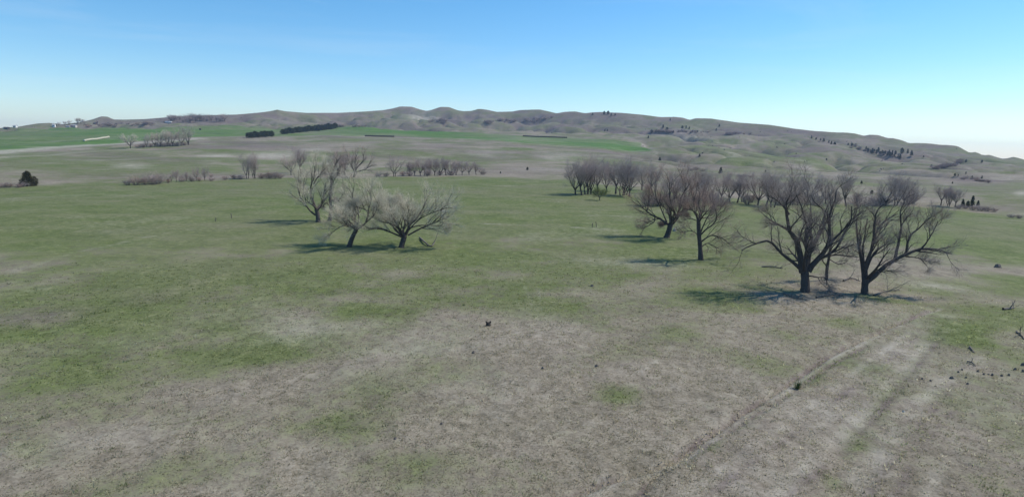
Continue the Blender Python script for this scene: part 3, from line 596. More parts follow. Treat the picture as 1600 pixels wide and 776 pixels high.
SHRUB = [shrub_proto(200, M_TWIG_F), shrub_proto(201, M_TWIG_P), shrub_proto(202, M_TWIG_R, 2.0, 26)]
SHRUB_Y = shrub_proto(203, M_TWIG_Y)

def juniper_proto(seed, mat, H=5.0, wid=.34, n=2600, leaf=.16, trunk=True, round_=False):
    rng = np.random.default_rng(seed); nb = 60
    t = rng.random(nb) ** .8; a = rng.uniform(0, 2 * math.pi, nb); rr = (np.sin(np.pi * np.clip(t * .92 + .08, 0, 1)) ** .7 if round_ else (1 - t) ** .75 + .08) * wid * H * rng.uniform(.55, 1.0, nb)
    C = np.stack([np.cos(a) * rr * .7, np.sin(a) * rr * .7, (.07 + .9 * t) * H], -1)       # clump centres
    i = rng.integers(0, nb, n); s = np.array([1, 1, 1.15]) * (wid * H * .30) * (1.1 - .6 * t[i])[:, None]
    c = C[i] + rng.normal(0, .55, (n, 3)) * s; c[:, 2] = np.maximum(c[:, 2], .03 * H)
    u = norm(rng.normal(size=(n, 3)) + norm(c - np.array([0, 0, H * .3])) * .8 + np.array([0, 0, .5])) * leaf * rng.uniform(.6, 1.4, (n, 1)); w = norm(np.cross(u, rng.normal(size=(n, 3)))) * leaf * .45
    V = np.stack([c - u - w * .6, c - u * .2 + w, c + u, c - u * .2 - w], 1).reshape(-1, 3)
    P = [('crown', mesh_obj('crown', V, np.arange(len(V)).reshape(-1, 4), mat))]
    tp = np.array([[0, 0, -.25], [.02, 0, H * .3], [0, .03, H * .8]]); P.append(('trunk', mesh_obj('trunk', *tubes(tp[None], np.array([[.14, .1, .03]]) * H / 5, 6), M_BARK, None, True)))
    out = [(n_, o.data) for n_, o in P]
    for _, o in P: bpy.data.objects.remove(o)
    return proto('juniper', out)
JUN = [juniper_proto(300, M_JUN, n=1800, leaf=.22), juniper_proto(301, M_JUN, wid=.42, n=1800, leaf=.22, round_=True), juniper_proto(302, M_JUN, wid=.26, n=1600, leaf=.22)]
JUN_NEAR = [juniper_proto(303, M_JUN_B, wid=.36, n=7000, leaf=.11), juniper_proto(304, M_JUN_B, wid=.45, n=5000, leaf=.11, round_=True)]
LEAFY = None

rnd = random.Random(5)
def place(src, name, px, py, hpx, H, label, cat, group=None, wx=1.0, sink=0.0):
    b = hit(px, py); sc = hpx * mpp(b) / H; b[2] -= sink * sc
    return copy_thing(src, name, b, rnd.uniform(0, 6.28), (sc * wx, sc * wx, sc), label, cat, group)
def row(srcs, name, items, lab, cat, group, H=12.0, wx=1.0):
    items = sorted(items, key=lambda t: t[0])
    for i, it in enumerate(items):
        place(srcs[i % len(srcs)], name, it[0], it[1], it[2], H, lab.format(o=ORD[i]) if '{o}' in lab else lab, cat, group, it[3] if len(it) > 3 else wx)

# trees of the creek row left of centre, beyond the green meadow
row(BARE, 'bare_tree', [(276, 284, 19), (292, 283, 15), (307, 282.5, 22), (320, 282, 22), (387, 279, 38), (398, 279, 38), (268, 284, 14), (330, 282, 12), (284, 284, 12)], 'slender bare tree, {o} from the left end of the creek row', 'tree', 'bare trees along the creek, left part', wx=.75)
row([BARE[4], BARE[1]], 'bare_tree', [(455, 274, 34), (471, 271, 40)], 'tall bare creek tree showing above the left tree cluster, {o} from the left', 'tree', 'bare creek trees behind the left cluster')
row(BARE, 'bare_tree', [(530, 272, 34), (617, 276, 33), (648, 274.5, 26), (657, 274.5, 26), (679, 274, 27), (697, 274, 27), (713, 273.5, 22), (722, 273.5, 22), (733, 273, 22), (744, 273, 18), (538, 273, 28), (663, 274.5, 20), (671, 274, 24), (688, 274, 24), (705, 274, 22), (668, 276, 14), (640, 274.5, 22), (752, 273, 14)], 'purplish bare creek tree behind the meadow middle, {o} from the left', 'tree', 'bare trees along the creek, middle part')
row(SHRUB, 'shrub', [(200, 289, 10), (213, 289, 14), (226, 288.5, 14), (240, 288, 18), (248, 287, 15), (262, 286, 9), (284, 284, 9), (300, 284, 9), (312, 283, 8), (330, 282.5, 7), (352, 281, 7), (366, 280, 9), (376, 280, 8), (408, 279, 9), (420, 279, 12), (428, 279, 11), (437, 279, 9)],
    'low purplish creek shrub at the meadow edge, {o} from the left', 'shrub', 'shrubs along the creek, left part', H=2.2, wx=1.3)
row(SHRUB, 'shrub', [(590, 276, 8), (603, 276, 7), (630, 275, 9), (640, 275, 9), (668, 274.5, 10), (687, 274, 9), (705, 274, 9), (755, 273, 6)], 'low shrub between the purplish creek trees, {o} from the left', 'shrub', 'shrubs along the creek, middle part', H=2.2, wx=1.3)
row(BARE_Y + [BARE[0]], 'bare_tree', [(204, 232, 24, 1.2), (229, 230.5, 20), (242, 229.5, 22), (251, 229, 26), (262, 228.5, 24), (270, 228.5, 26), (283, 228, 22), (295, 226.5, 30, 1.1)], 'pale greenish far tree at the field corner, {o} from the left', 'tree', 'far bare trees at the green field corner', H=12)
row(SHRUB, 'shrub', [(217, 231, 7), (224, 230.8, 7), (235, 230, 7), (247, 229, 7), (257, 229, 7), (266, 228.5, 7), (276, 228, 7), (288, 227, 6)], 'brown brush at the feet of the far field-corner trees, {o} from the left', 'shrub', 'brush under the far field-corner trees', H=2.2, wx=1.3)

# the grove right of centre
row(BARE, 'bare_tree', [(899, 304, 50), (909, 305, 52), (916, 304, 58), (922, 303, 56), (934, 299, 50), (947, 300, 44), (962, 303, 52), (970, 305, 48), (976, 305, 54), (983, 307, 52), (1003, 297, 44), (1019, 302, 44)], 'purple-grey bare tree of the dense meadow-edge grove, {o} from left', 'tree', 'bare trees of the grove right of the meadow')
row(BARE, 'bare_tree', [(1033, 322, 52), (1054, 318, 54), (1075, 316, 50), (1098, 314, 46), (1127, 313, 48), (1140, 316, 46), (1152, 317, 46), (1160, 316, 40)], 'purple-grey bare tree behind the reddish tree, {o} from the left', 'tree', 'bare grove trees behind the reddish tree')
row(BARE, 'bare_tree', [(1184, 320, 54), (1197, 322, 50), (1208, 324, 54), (1236, 320, 48), (1262, 318, 46), (1290, 318, 44), (1322, 322, 50), (1385, 322, 46), (1399, 321, 48), (1412, 320, 42)], 'purple-grey bare tree behind the near elm pair, {o} from the left', 'tree', 'bare trees behind the near elm pair')
row([BARE[1], BARE[3]], 'bare_tree', [(1470, 321, 32), (1483, 323, 30), (1492, 324, 28)], 'bare tree at the foot of the right hill, {o} from the left', 'tree', 'bare trees at the foot of the right hill')
place(bare_proto(120, (M_TWIG_D, M_LEAF_Y), .9, .22, twig=.03, m=(8, 5, 5, 3)), 'young_tree', 937, 313, 22, 12, 'small yellow-green budding tree in front of the dense grove', 'tree', wx=1.1)
row(JUN, 'juniper', [(1504, 322, 11), (1512, 323, 9), (1519, 322, 16), (1528, 321, 8)], 'dark juniper at the foot of the right hill, {o} from the left', 'juniper', 'junipers at the foot of the right hill', H=5)
row(SHRUB, 'shrub', [(1498, 326, 7), (1508, 326, 6), (1520, 328, 8), (1531, 329, 9), (1542, 330, 8), (1553, 331, 7), (1580, 340, 6), (1592, 341, 6)], 'purplish shrub at the foot of the right hill, {o} from the left', 'shrub', 'shrubs at the foot of the right hill', H=2.2, wx=1.5)
row(SHRUB, 'shrub', [(1080, 267, 6), (1088, 266, 6), (1098, 268, 5), (1155, 276, 4), (1163, 277, 5), (1172, 277, 4), (1365, 322, 10), (1378, 320, 12)], 'dark shrub above the right grove, {o} from the left', 'shrub', 'shrubs on the slope above the right grove', H=2.2, wx=1.8)

row(SHRUB, 'thicket_shrub', [(x, 316 + 6 * rnd.random(), rnd.uniform(13, 26)) for x in (1012, 1026, 1044, 1066, 1086, 1110, 1122, 1168, 1176, 1220, 1228, 1246, 1274, 1304, 1336, 1376, 1422)], 'tall thicket shrub between the right grove trees, {o} from the left', 'shrub', 'thicket shrubs among the right grove trees', H=2.2, wx=1.2)
# junipers
place(JUN_NEAR[0], 'juniper', 43, 291, 24, 5, 'taller rusty-green juniper at the far left meadow edge', 'juniper', wx=1.45)
place(JUN_NEAR[1], 'juniper', 54.5, 290.5, 15, 5, 'shorter rusty-green juniper close to the right of the taller one, far left', 'juniper', wx=1.0)
row(SHRUB, 'shrub', [(3, 293, 8), (12, 293, 9), (29, 293, 7), (34, 292, 8)], 'low dark shrub by the rusty junipers, {o} from the left', 'shrub', 'shrubs by the far left junipers', H=2.2, wx=1.7)
row([JUN[1]], 'juniper', [(388 + 5.2 * i, 215.5 - .35 * i + .5 * (i % 2), 8.2 + .7 * (i % 3), 1.75) for i in range(8)], 'dark evergreen of the short shelterbelt in the field, {o} from the left', 'juniper', 'short shelterbelt of dark evergreens', H=5, wx=1.25)
row([JUN[1]], 'juniper', [(442 + 5.1 * i, 209.6 - .55 * i + .4 * (i % 2), 7.6 + .7 * (i % 3), 1.75) for i in range(17)], 'dark evergreen of the long shelterbelt in the field, {o} from the left', 'juniper', 'long shelterbelt of dark evergreens', H=5, wx=1.25)
row(SHRUB, 'shrub', [(528 + 4 * i, 199 - .3 * i, 4.5) for i in range(3)] + [(553 + 4.2 * i, 198.3, 3.2) for i in range(5)], 'far dark shrub past the shelterbelt end, {o} from the left', 'shrub', 'far shrubs past the shelterbelt', H=2.2, wx=1.8)
for x, y, h, lab in [(1031, 249, 8, 'lone dark juniper on the open slope above the dense grove'), (1093, 245, 4.5, 'small lone dark juniper high on the open slope above the reddish tree'), (1126, 271, 9.5, 'dark juniper standing alone just above the right grove'),
                     (1196, 268.5, 3, 'tiny dark juniper on the open slope above the near elm pair'), (1346, 287, 5, 'small upright juniper on the slope behind the near elm pair'), (1362, 303, 6, 'round dull-green bush on the slope behind the near elm pair'),
                     (824, 266, 5, 'dark bush alone on the slope left of the dense grove'), (782, 271, 3, 'tiny dark bush on the slope right of the purplish creek trees'), (1488, 287, 3, 'tiny dark bush below the brushy ravine of the right hill'), (1443, 246, 3, 'tiny dark juniper right of the hillside juniper stand'), (1455, 262, 5, 'dark juniper at the left end of the right hill ravine'), (1291, 254, 3, 'tiny dark bush on the open slope below the right hill junipers')]:
    place(JUN[1] if 'bush' in lab else JUN[0], 'bush' if 'bush' in lab else 'juniper', x, y, h, 5, lab, 'bush' if 'bush' in lab else 'juniper', wx=1.2)
rj = random.Random(9)
stand = [(1353, 236), (1356, 238), (1360, 239), (1363, 240), (1366, 238), (1369, 241), (1372, 239), (1375, 242), (1378, 240), (1380, 243), (1383, 241), (1386, 244), (1389, 242), (1391, 245), (1394, 243), (1397, 246), (1399, 242), (1403, 247), (1406, 248), (1409, 240), (1418, 240), (1424, 243)]
row(JUN, 'juniper', [(x, y, rj.uniform(5, 9)) for x, y in stand], 'dark juniper of the hillside stand on the right, {o} from the left', 'juniper', 'hillside juniper stand on the right', H=5)
row(JUN, 'juniper', [(1268, 216, 4), (1275, 218.5, 3.5), (1282, 220, 4), (1287, 221, 5), (1291, 222.5, 5), (1295, 224, 5), (1299, 225.5, 5), (1304, 226.5, 6), (1310, 227, 4), (1325, 228, 4), (1331, 228, 4.5), (1337, 228, 4), (1342, 231, 3)], 'small dark juniper in the line below the right ridge, {o} from the left', 'juniper', 'line of junipers below the right ridge', H=5, wx=1.2)
row(JUN, 'juniper', [(1013, 216, 4), (1018, 208, 5), (1026, 206, 4), (1036, 200, 5), (1042, 205, 6), (1047, 188.5, 4), (1052, 208, 4), (1066, 202, 5), (1072, 201, 5), (1077, 202, 4), (1090, 207, 3), (1119, 205, 4.5), (1124, 198, 4)], 'small dark juniper around the central ravine, {o} from the left', 'juniper', 'junipers around the central ravine', H=5, wx=1.2)
row(JUN, 'juniper', [(1463, 264, 4), (1492, 274, 4), (1500, 253, 5), (1509, 254, 4.5), (1509, 272, 4), (1519, 276, 3), (1534, 254, 4), (1534, 280, 5), (1497, 275, 3)], 'small dark juniper around the right hill ravine, {o} from the left', 'juniper', 'junipers around the right hill ravine', H=5, wx=1.2)
row(JUN, 'juniper', [(926, 180, 4), (944, 179, 5), (950, 179, 5.5), (955, 180, 5), (961, 181, 4), (945, 206, 3.5), (949, 205, 3)], 'small dark juniper just below the central ridge, {o} from the left', 'juniper', 'junipers below the central ridge', H=5, wx=1.3)
def brush(pts, spread, label, group, n, h):
    for i in range(n):
        t = rj.random() * (len(pts) - 1); k = int(t); f = t - k; x = pts[k][0] * (1 - f) + pts[k + 1][0] * f + rj.gauss(0, spread); y = pts[k][1] * (1 - f) + pts[k + 1][1] * f + rj.gauss(0, .8)
        place(SHRUB[i % 3], 'shrub', x, y, h * rj.uniform(.7, 1.3), 2.2, label, 'shrub', group, wx=1.8)
brush([(1014, 208), (1030, 206), (1045, 207), (1062, 206)], 2, 'dark brush bush filling the ravine right of the hill centre', 'brush in the central ravine', 22, 4)
brush([(1066, 206.5), (1085, 206.5), (1110, 206)], 2, 'dark brush bush in the thin line right of the central ravine', 'brush line right of the central ravine', 16, 2.6)
brush([(1135, 210), (1150, 209), (1172, 210)], 2, 'brush bush in the hillside line above the reddish tree', 'hillside brush above the reddish tree', 14, 3)
brush([(1462, 264), (1475, 261), (1490, 258), (1500, 254)], 2, 'dark brush bush filling the ravine of the right hill', 'brush in the right hill ravine', 26, 4.5)
brush([(1505, 279), (1520, 281), (1545, 285)], 2, 'brush bush in the dark hollow low on the right hill', 'brush in the right hill hollow', 18, 3.5)
brush([(780, 189), (800, 191), (820, 190), (845, 187), (858, 185)], 2, 'purple brush bush in the draw under the central ridge', 'brush in the draw under the central ridge', 26, 3.5)
brush([(672, 191), (684, 189), (696, 190), (690, 194)], 3, 'dark brush bush below the twin knolls', 'brush below the twin knolls', 14, 4)
brush([(758, 193), (765, 192)], 3, 'brush bush right of the twin knolls', 'brush right of the twin knolls', 7, 4)
brush([(1325, 228), (1345, 233), (1365, 240), (1400, 247)], 3, 'brush bush among the hillside juniper stand', 'brush among the juniper stand', 16, 3.5)
brush([(110, 199), (140, 198), (175, 196), (215, 195), (250, 194)], 4, 'far brush bush above the left green field', 'brush above the left green field', 26, 4)
for i in range(34):
    x = rj.uniform(262, 352); f = (x - 262) / 90; y = 190.5 - 2 * f + rj.uniform(-3, 1.5)
    place(BARE[i % 5], 'bare_tree', x, y, rj.uniform(7, 11), 12, 'far bare tree in the dark wood on the left horizon', 'tree', 'dark wood on the left horizon', wx=1.3)
row(BARE, 'bare_tree', [(92, 196, 5), (101, 196, 6), (108, 195, 7), (121, 193, 8), (126, 192.5, 8), (132, 194, 6), (152, 195, 7), (190, 194, 6)], 'far bare tree among the left horizon buildings, {o} from the left', 'tree', 'bare trees among the left horizon buildings', wx=1.3)

def hillside_brush(n=5000):
    rng = np.random.default_rng(21); az = rng.uniform(-.75, .75, n * 6); r = rng.uniform(560, 1650, n * 6); x, y = r * np.sin(az), r * np.cos(az); px = az_to_px(az)
    ok = ((r > 1080) | (px > 1000)) & (r < np.interp(px, RS[:, 0], RS[:, 1]) - 25); gul = np.minimum(np.abs(fbm(x, y, 210, 4, 11)) / .05, np.abs(fbm(x, y, 85, 3, 31)) / .035)
    ok &= rng.random(len(x)) < .30 * np.exp(-gul) * np.clip(.4 + 2.2 * fbm(x, y, 120, 3, 99), 0, 1) + .006
    x, y = x[ok], y[ok]; k = len(x); z = height(x, y); B = 10; s = rng.uniform(.5, 1.3, (k, 1, 1))
    c = np.stack([x, y, z], -1)[:, None] + rng.normal(0, .55, (k, B, 3)) * s + np.array([0, 0, .7]) * s
    c = c.reshape(-1, 3); a = norm(rng.normal(size=c.shape)) * .55; b = norm(np.cross(a, rng.normal(size=c.shape))) * .4
    V = np.stack([c - a, c + b, c + a, c - b], 1).reshape(-1, 3); o = mesh_obj('brush', V, np.arange(len(V)).reshape(-1, 4), M_TWIG_D)
    tag(o, 'low dark brush dotted along the draws of the far hills', 'brush', kind='stuff')
hillside_brush()

# ------------------------------------------------------------------ far farm buildings
M_WHITE = simple('white_painted_boards', (.68, .67, .64), (.80, .79, .76), 3, .6)
M_CREAM = simple('cream_siding', (.50, .47, .40), (.6, .57, .5), 3, .7)
M_DARKW = simple('dark_weathered_boards', (.05, .045, .045), (.09, .08, .08), 3)
M_ROOFG = simple('grey_metal_roof', (.38, .39, .41), (.52, .53, .55), 2, .4)
M_ROOFD = simple('dark_shingle_roof', (.07, .065, .065), (.13, .12, .12), 4)
M_GLASS = simple('dark_window_glass', (.02, .025, .03), (.04, .045, .05), 1, .1)
def box(x0, x1, y0, y1, z0, z1):
    V = np.array([(x, y, z) for x in (x0, x1) for y in (y0, y1) for z in (z0, z1)], float)
    return V, np.array([(0, 1, 3, 2), (4, 6, 7, 5), (0, 4, 5, 1), (2, 3, 7, 6), (0, 2, 6, 4), (1, 5, 7, 3)])
def building(name, label, px, py, w, d, h, rh, wallm, roofm, rz=0, nwin=3, cat='building', group=None):
    b = hit(px, py); e = empty(name, b, label, cat, group, rz)
    x, y = w / 2, d / 2; V = np.array([(-x, -y, -1.5), (x, -y, -1.5), (x, y, -1.5), (-x, y, -1.5), (-x, -y, h), (x, -y, h), (x, y, h), (-x, y, h), (-x, 0, h + rh), (x, 0, h + rh)], float)
    me = bpy.data.meshes.new('wall'); me.from_pydata([tuple(v) for v in V], [], [(0, 1, 5, 4), (1, 2, 6, 9, 5), (2, 3, 7, 6), (3, 0, 4, 8, 7)]); me.materials.append(wallm); wl = bpy.data.objects.new('wall', me); COL.objects.link(wl); wl.parent = e
    for sgn in (-1, 1):
        ov = .4; sl_ = rh / y; P = np.array([(-x - ov, sgn * (y + ov), h - ov * sl_), (x + ov, sgn * (y + ov), h - ov * sl_), (x + ov, 0, h + rh), (-x - ov, 0, h + rh)]); P2 = P + np.array([0, 0, .18])
        P[:, 2] += .02
        mesh_obj('roof_slope', np.vstack([P, P2]), [(0, 1, 2, 3), (7, 6, 5, 4), (0, 4, 5, 1), (1, 5, 6, 2), (2, 6, 7, 3), (3, 7, 4, 0)], roofm, e)
    for i in range(nwin):
        cx = -x + w * (i + 1) / (nwin + 1.0) + .5; wv = mesh_obj('window', *box(cx - .7, cx + .7, -y - .06, -y + .05, h * .4, h * .8), M_WHITE if wallm != M_WHITE else M_ROOFD, e)
        mesh_obj('pane', *box(cx - .55, cx + .55, -y - .08, -y - .02, h * .44, h * .76), M_GLASS, wv)
    mesh_obj('door', *box(-x + .6, -x + 1.6, -y - .07, -y + .05, 0, min(2.1, h * .85)), M_DARKW if wallm != M_DARKW else M_WHITE, e)
building('barn', 'long low pale building beside the dark wood on the left horizon', 264, 192.5, 12, 7, 2.2, 1.6, M_CREAM, M_ROOFG, .1, 4, 'barn')
building('farmhouse', 'small white house on the left horizon beside a dark tree', 84.5, 198.5, 4.6, 5, 3.8, 1.2, M_WHITE, M_ROOFG, .2, 1, 'house')
building('shed', 'low pale shed on the left horizon, left one of a close pair', 107, 199, 6, 5, 1.8, .8, M_CREAM, M_ROOFG, .1, 1, 'shed')
building('shed', 'longer pale shed on the left horizon, right one of a close pair', 115.5, 198.5, 9, 5, 2.6, 1.0, M_CREAM, M_ROOFG, 0, 2, 'shed')
building('farmhouse', 'tiny white building near the left end of the horizon', 24, 199.5, 4.5, 5, 3.0, 1.2, M_WHITE, M_ROOFG, .1, 1, 'house')
building('shed', 'dark low building at the left end of the horizon', 10.5, 201.5, 7, 6, 2.0, 1.0, M_DARKW, M_ROOFD, 0, 1, 'shed')
building('shed', 'small reddish-brown farm building under the left horizon knoll', 149, 194.5, 5, 5, 2.4, 1.2, simple('barn_red', (.16, .10, .09), (.22, .14, .12)), M_ROOFD, 0, 1, 'shed')
place(JUN[1], 'bush', 87.5, 198.5, 4.5, 5, 'dark tree beside the small white house on the left horizon', 'tree')

# rows of round hay bales in the far fields
M_BALE_D = simple('weathered_hay', (.055, .048, .042), (.10, .088, .075), 6, .95, .05)
M_BALE_P = simple('pale_straw', (.40, .38, .29), (.52, .49, .39), 6, .95, .05)
def bale_mesh(mat, r=.8, l=1.4):
    n = 16; a = np.arange(n) * 2 * math.pi / n; V = []
    prof = [(0, -l / 2 + .06), (r * .55, -l / 2), (r * .94, -l / 2 + .02), (r, -l / 2 + .12), (r * .985, 0), (r, l / 2 - .12), (r * .94, l / 2 - .02), (r * .55, l / 2), (0, l / 2 - .06)]
    for rad, x in prof: V += [(x, math.cos(t) * max(rad, .01), r + math.sin(t) * max(rad, .01)) for t in a]
    Q = [(i * n + j, i * n + (j + 1) % n, (i + 1) * n + (j + 1) % n, (i + 1) * n + j) for i in range(len(prof) - 1) for j in range(n)]
    o = mesh_obj('round_bale', V, Q, mat, None, True); me = o.data; bpy.data.objects.remove(o); return me
BD, BP = bale_mesh(M_BALE_D), bale_mesh(M_BALE_P)
def bale_row(p0, p1, me, label, group, sc):
    a, b = hit(*p0), hit(*p1); L = np.hypot(*(b - a)[:2]); n = max(4, int(L / (1.5 * sc))); rz = math.atan2(b[1] - a[1], b[0] - a[0])
    for i in range(n):
        t = (i + .5) / n; x = a[0] + (b[0] - a[0]) * t; y = a[1] + (b[1] - a[1]) * t
        o = bpy.data.objects.new('round_bale', me); COL.objects.link(o); o.location = (x, y, height([x], [y])[0] - .08); o.rotation_euler = (0, 0, rz + rj.uniform(-.04, .04)); o.scale = (sc,) * 3
        tag(o, label, 'hay bale', group)
bale_row((570, 213.3), (616, 214), BD, 'dark round bale in the field-edge row left of the hill centre', 'dark bale row left of centre', 1.15)
bale_row((817, 213.2), (886, 215.8), BD, 'dark round bale in the field-edge row right of the hill centre', 'dark bale row right of centre', 1.15)
bale_row((131, 221.5), (170, 215.5), BP, 'pale straw bale in the bright slanting row on the left green field', 'pale bale row on the left field', 1.3)
o = bpy.data.objects.new('round_bale', BD); COL.objects.link(o); o.location = hit(313, 203.2); o.scale = (1.4,) * 3; tag(o, 'single dark bale on the green field right of the far pale trees', 'hay bale')

# ------------------------------------------------------------------ small things in the pasture
M_STUMP = bark_mat('charred_stump', (.022, .02, .018), (.07, .062, .055))
M_CLOD = simple('dark_clod', (.11, .096, .086), (.18, .16, .145), 9, 1, .03)
M_ROCK = simple('pale_stone', (.36, .34, .31), (.55, .53, .49), 4, .9, .03)
M_STICK = bark_mat('grey_dead_wood', (.09, .08, .072), (.21, .19, .17))
M_POST = bark_mat('weathered_post', (.07, .06, .055), (.17, .15, .13))
def lump(name, px, py, wpx, hpx, mat, label, cat, group=None, seed=0, jag=.22):
    b = hit(px, py); k = mpp(b); rng = np.random.default_rng(seed + int(px * 7)); n, mm = 9, 6; V = []
    for i in range(mm):
        ph = -.35 + (math.pi / 2 + .35) * i / (mm - 1)
        for j in range(n):
            t = 2 * math.pi * j / n; s = 1 + rng.uniform(-jag, jag)
            V.append((math.cos(t) * math.cos(ph) * wpx * k / 2 * s, math.sin(t) * math.cos(ph) * wpx * k / 2 * s, math.sin(ph) * hpx * k * s))
    Q = [(i * n + j, i * n + (j + 1) % n, (i + 1) * n + (j + 1) % n, (i + 1) * n + j) for i in range(mm - 1) for j in range(n)]
    o = mesh_obj(name, V, Q, mat); o.location = b; return tag(o, label, cat, group)
def stick(name, pts, rpx, mat, label, cat, forks=2, seed=0, lift=.08, group=None):
    W = np.array([hit(*p) + (0, 0, lift * (1 + .5 * math.sin(2.3 * i))) for i, p in enumerate(pts)]); b = W[0].copy(); rng = np.random.default_rng(seed); k = mpp(b)
    q = catmull(W - b, 10); q += rng.normal(0, .02, q.shape); R = np.linspace(rpx, rpx * .45, 10) * k
    e = empty(name, b, label, cat, group); mesh_obj('stem', *tubes(q[None], R[None], 6), mat, e, True)
    if forks:
        c, r = children(rng, q[None], R[None], forks, .3, .95, (30, 60), .4, 5, .6, .008, .25, .15); c2, r2 = children(rng, c, r, 3, .3, 1, (30, 60), .5, 3, .6, .006, .2, .1)
        mesh_obj('twigs', *join([tubes(c, r, 4), tubes(c2, r2, 3)]), mat, e)
    return e
def stump():
    b = hit(763, 508); k = mpp(b); e = empty('tree_stump', b, 'small charred two-pronged stump alone in the middle of the pasture', 'stump'); rng = np.random.default_rng(2)
    tp = catmull([(0, 0, -.15), (0, 0, .15), (.03, 0, .30)], 6); mesh_obj('stump_base', *tubes(tp[None], np.array([[.34, .28, .24, .22, .2, .1]]), 10), M_STUMP, e, True)
    for s in (-1, 1):
        q = catmull([(0, 0, .1), (s * .13, .03, .26), (s * .22, .02 * s, .40)], 6); mesh_obj('prong', *tubes(q[None], np.array([[.16, .14, .12, .1, .08, .05]]), 7), M_STUMP, e, True)
stump()
def grass_tuft(px, py, hpx, label, n=90, seed=1):
    b = hit(px, py); h = hpx * mpp(b); rng = np.random.default_rng(seed); a = rng.uniform(0, 6.28, n); v = rng.uniform(.02, .5, n); d = norm(np.stack([np.cos(a) * v, np.sin(a) * v, np.ones(n)], -1)); s = np.stack([np.cos(a) * v * .35 * h, np.sin(a) * v * .35 * h, np.full(n, -.02)], -1)
    L = h * rng.uniform(.6, 1.05, (n, 1)); w = np.stack([-np.sin(a), np.cos(a), 0 * a], -1) * .018
    V = np.stack([s - w, s + w, s + d * L + np.stack([np.cos(a), np.sin(a), 0 * a], -1) * L * .2], 1).reshape(-1, 3)
    t = simple('fresh_tuft_grass', (.06, .09, .025), (.12, .16, .05)); o = mesh_obj('grass_tuft', V, np.arange(len(V)).reshape(-1, 3), t); o.location = b; tag(o, label, 'grass tuft')
grass_tuft(1246, 604, 17, 'tall fresh green grass tuft beside the mown lane bank')
cl = [(1487, 590, 9, 6), (1497, 581, 5, 4), (1503, 579, 5, 4), (1441, 593, 5, 3.5), (1454, 595, 5, 3.5), (1462, 603, 5, 2.5), (1509, 592, 5, 4), (1512, 600, 6, 4), (1528, 581, 6, 5), (1537, 586, 5, 4), (1544, 586, 5, 3), (1550, 587, 6, 6), (1565, 588, 6, 4), (1576, 587, 6, 5), (1586, 578, 7, 6), (1598, 571, 7, 8), (1598, 582, 6, 6)]
for i, (x, y, w, h) in enumerate(sorted(cl)):
    lump('dirt_clod', x, y, w * .7, h * .6, M_CLOD, f'dark clod in the line at the right edge, {ORD[i]} from the left', 'dirt clod', 'dark clods at the right edge', seed=i)
lump('rock', 1559, 418, 10, 5, M_CLOD, 'dark rock in the grass right of the near elm pair', 'rock')
lump('rock', 1054, 361, 6, 5, M_ROCK, 'pale stone at the right foot of the reddish spreading tree', 'rock')
lump('rock', 692, 330, 8, 2, M_ROCK, 'flat pale stone on the green meadow right of the left cluster', 'rock')
lump('rock', 1412, 643, 4, 2.5, M_ROCK, 'small pale stone between the mown lanes', 'rock')
for i, (x, y) in enumerate([(690, 662), (618, 686), (848, 577), (932, 571), (740, 551), (925, 448)]):
    lump('dirt_clod', x, y, 5, 3, M_CLOD, ['dark clod in the pasture, lowest but one of the scattered middle clods', 'dark clod in the pasture, nearest of the scattered middle clods', 'dark clod right of and below the charred stump', 'dark clod in the greenish patch right of the charred stump', 'dark clod just below the charred stump', 'pale-edged clod in the far pasture above the greenish patch'][i], 'dirt clod', 'scattered clods in the middle pasture', seed=40 + i)
stick('fallen_branch', [(1515, 543), (1519, 548), (1523, 552)], 1.4, M_STICK, 'short pale dead stick above the line of dark clods', 'stick', 1, 1)
stick('fallen_branch', [(1511, 567), (1517, 569), (1524, 573)], 1.5, M_STICK, 'dark bent stick lying among the clods at right', 'stick', 2, 2)
stick('fallen_branch', [(1587, 519), (1593, 524), (1600, 530)], 1.6, M_STICK, 'dead branch at the right edge above the clods', 'stick', 3, 3)
stick('fallen_log', [(1567, 484), (1576, 483), (1585, 481)], 2.2, M_STICK, 'short dead log at the right edge beyond the green patch', 'log', 2, 4)
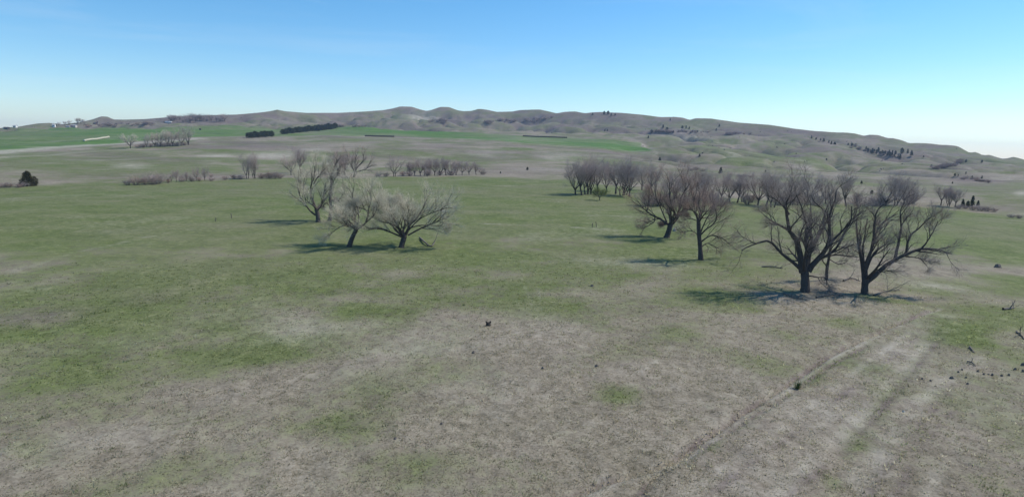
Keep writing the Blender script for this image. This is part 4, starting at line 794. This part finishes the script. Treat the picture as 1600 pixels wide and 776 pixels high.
stick('fallen_branch', [(656, 373), (664, 382), (674, 386), (680, 378)], 1.6, M_STICK, 'broken branch resting on the ground right of the spreading willow', 'branch', 3, 5, .25)
for i, (pts, lab) in enumerate([([(1318, 440), (1330, 436), (1344, 440)], 'dead branch on the grass between the two near elms'), ([(1190, 417), (1206, 418), (1222, 420)], 'dead branch heap left of the largest elm'), ([(1225, 459), (1240, 466), (1262, 470)], 'dead branches fallen in front of the largest elm'), ([(1275, 466), (1300, 462), (1322, 463)], 'dead branches fallen between the elm trunks, nearer the viewer'), ([(1365, 462), (1385, 456), (1406, 453)], 'dead branch fallen right of the leaning elm')]):
    stick('fallen_branch', pts, 1.3, M_STICK, lab, 'branch', 6, 20 + i, .1)
def post(px, py, hpx, lean, label):
    b = hit(px, py); h = hpx * mpp(b); q = catmull([(0, 0, -.2), (lean * h * .5, 0, h * .5), (lean * h, 0, h)], 6); V, Q = tubes(q[None], np.full((1, 6), .07), 8)
    n = len(V); V = np.vstack([V, q[-1] + (0, 0, .03)]); Q = np.vstack([Q, [(n - 8 + j, n - 8 + j + 1, n - 8 + (j + 2) % 8, n) for j in (0, 2, 4, 6)]])
    o = mesh_obj('post', V, Q, M_POST, None, True); o.location = b; tag(o, label, 'post')
post(925, 355, 7, .1, 'short weathered post on the meadow, left one of a pair'); post(932, 355, 9, -.15, 'short weathered post on the meadow, right one of a pair')
post(337, 346, 6, .1, 'short dark post on the left meadow, nearer one'); post(362, 341, 8, -.1, 'short dark post on the left meadow beside a weed stalk')

# ------------------------------------------------------------------ the air
def haze():
    V, Q = box(-6300, 6300, -6300, 6300, -80, 150)
    m_ = bpy.data.materials.new('thin_haze'); m_.use_nodes = True; t = m_.node_tree; t.nodes.clear(); o_ = t.nodes.new('ShaderNodeOutputMaterial'); v = t.nodes.new('ShaderNodeVolumePrincipled')
    v.inputs['Color'].default_value = (.55, .72, 1.0, 1); v.inputs['Density'].default_value = .0001; v.inputs['Anisotropy'].default_value = .2; t.links.new(v.outputs[0], o_.inputs['Volume'])
    o = mesh_obj('haze', V, Q, m_); tag(o, 'thin pale haze over the whole valley', 'haze', kind='stuff')
haze()
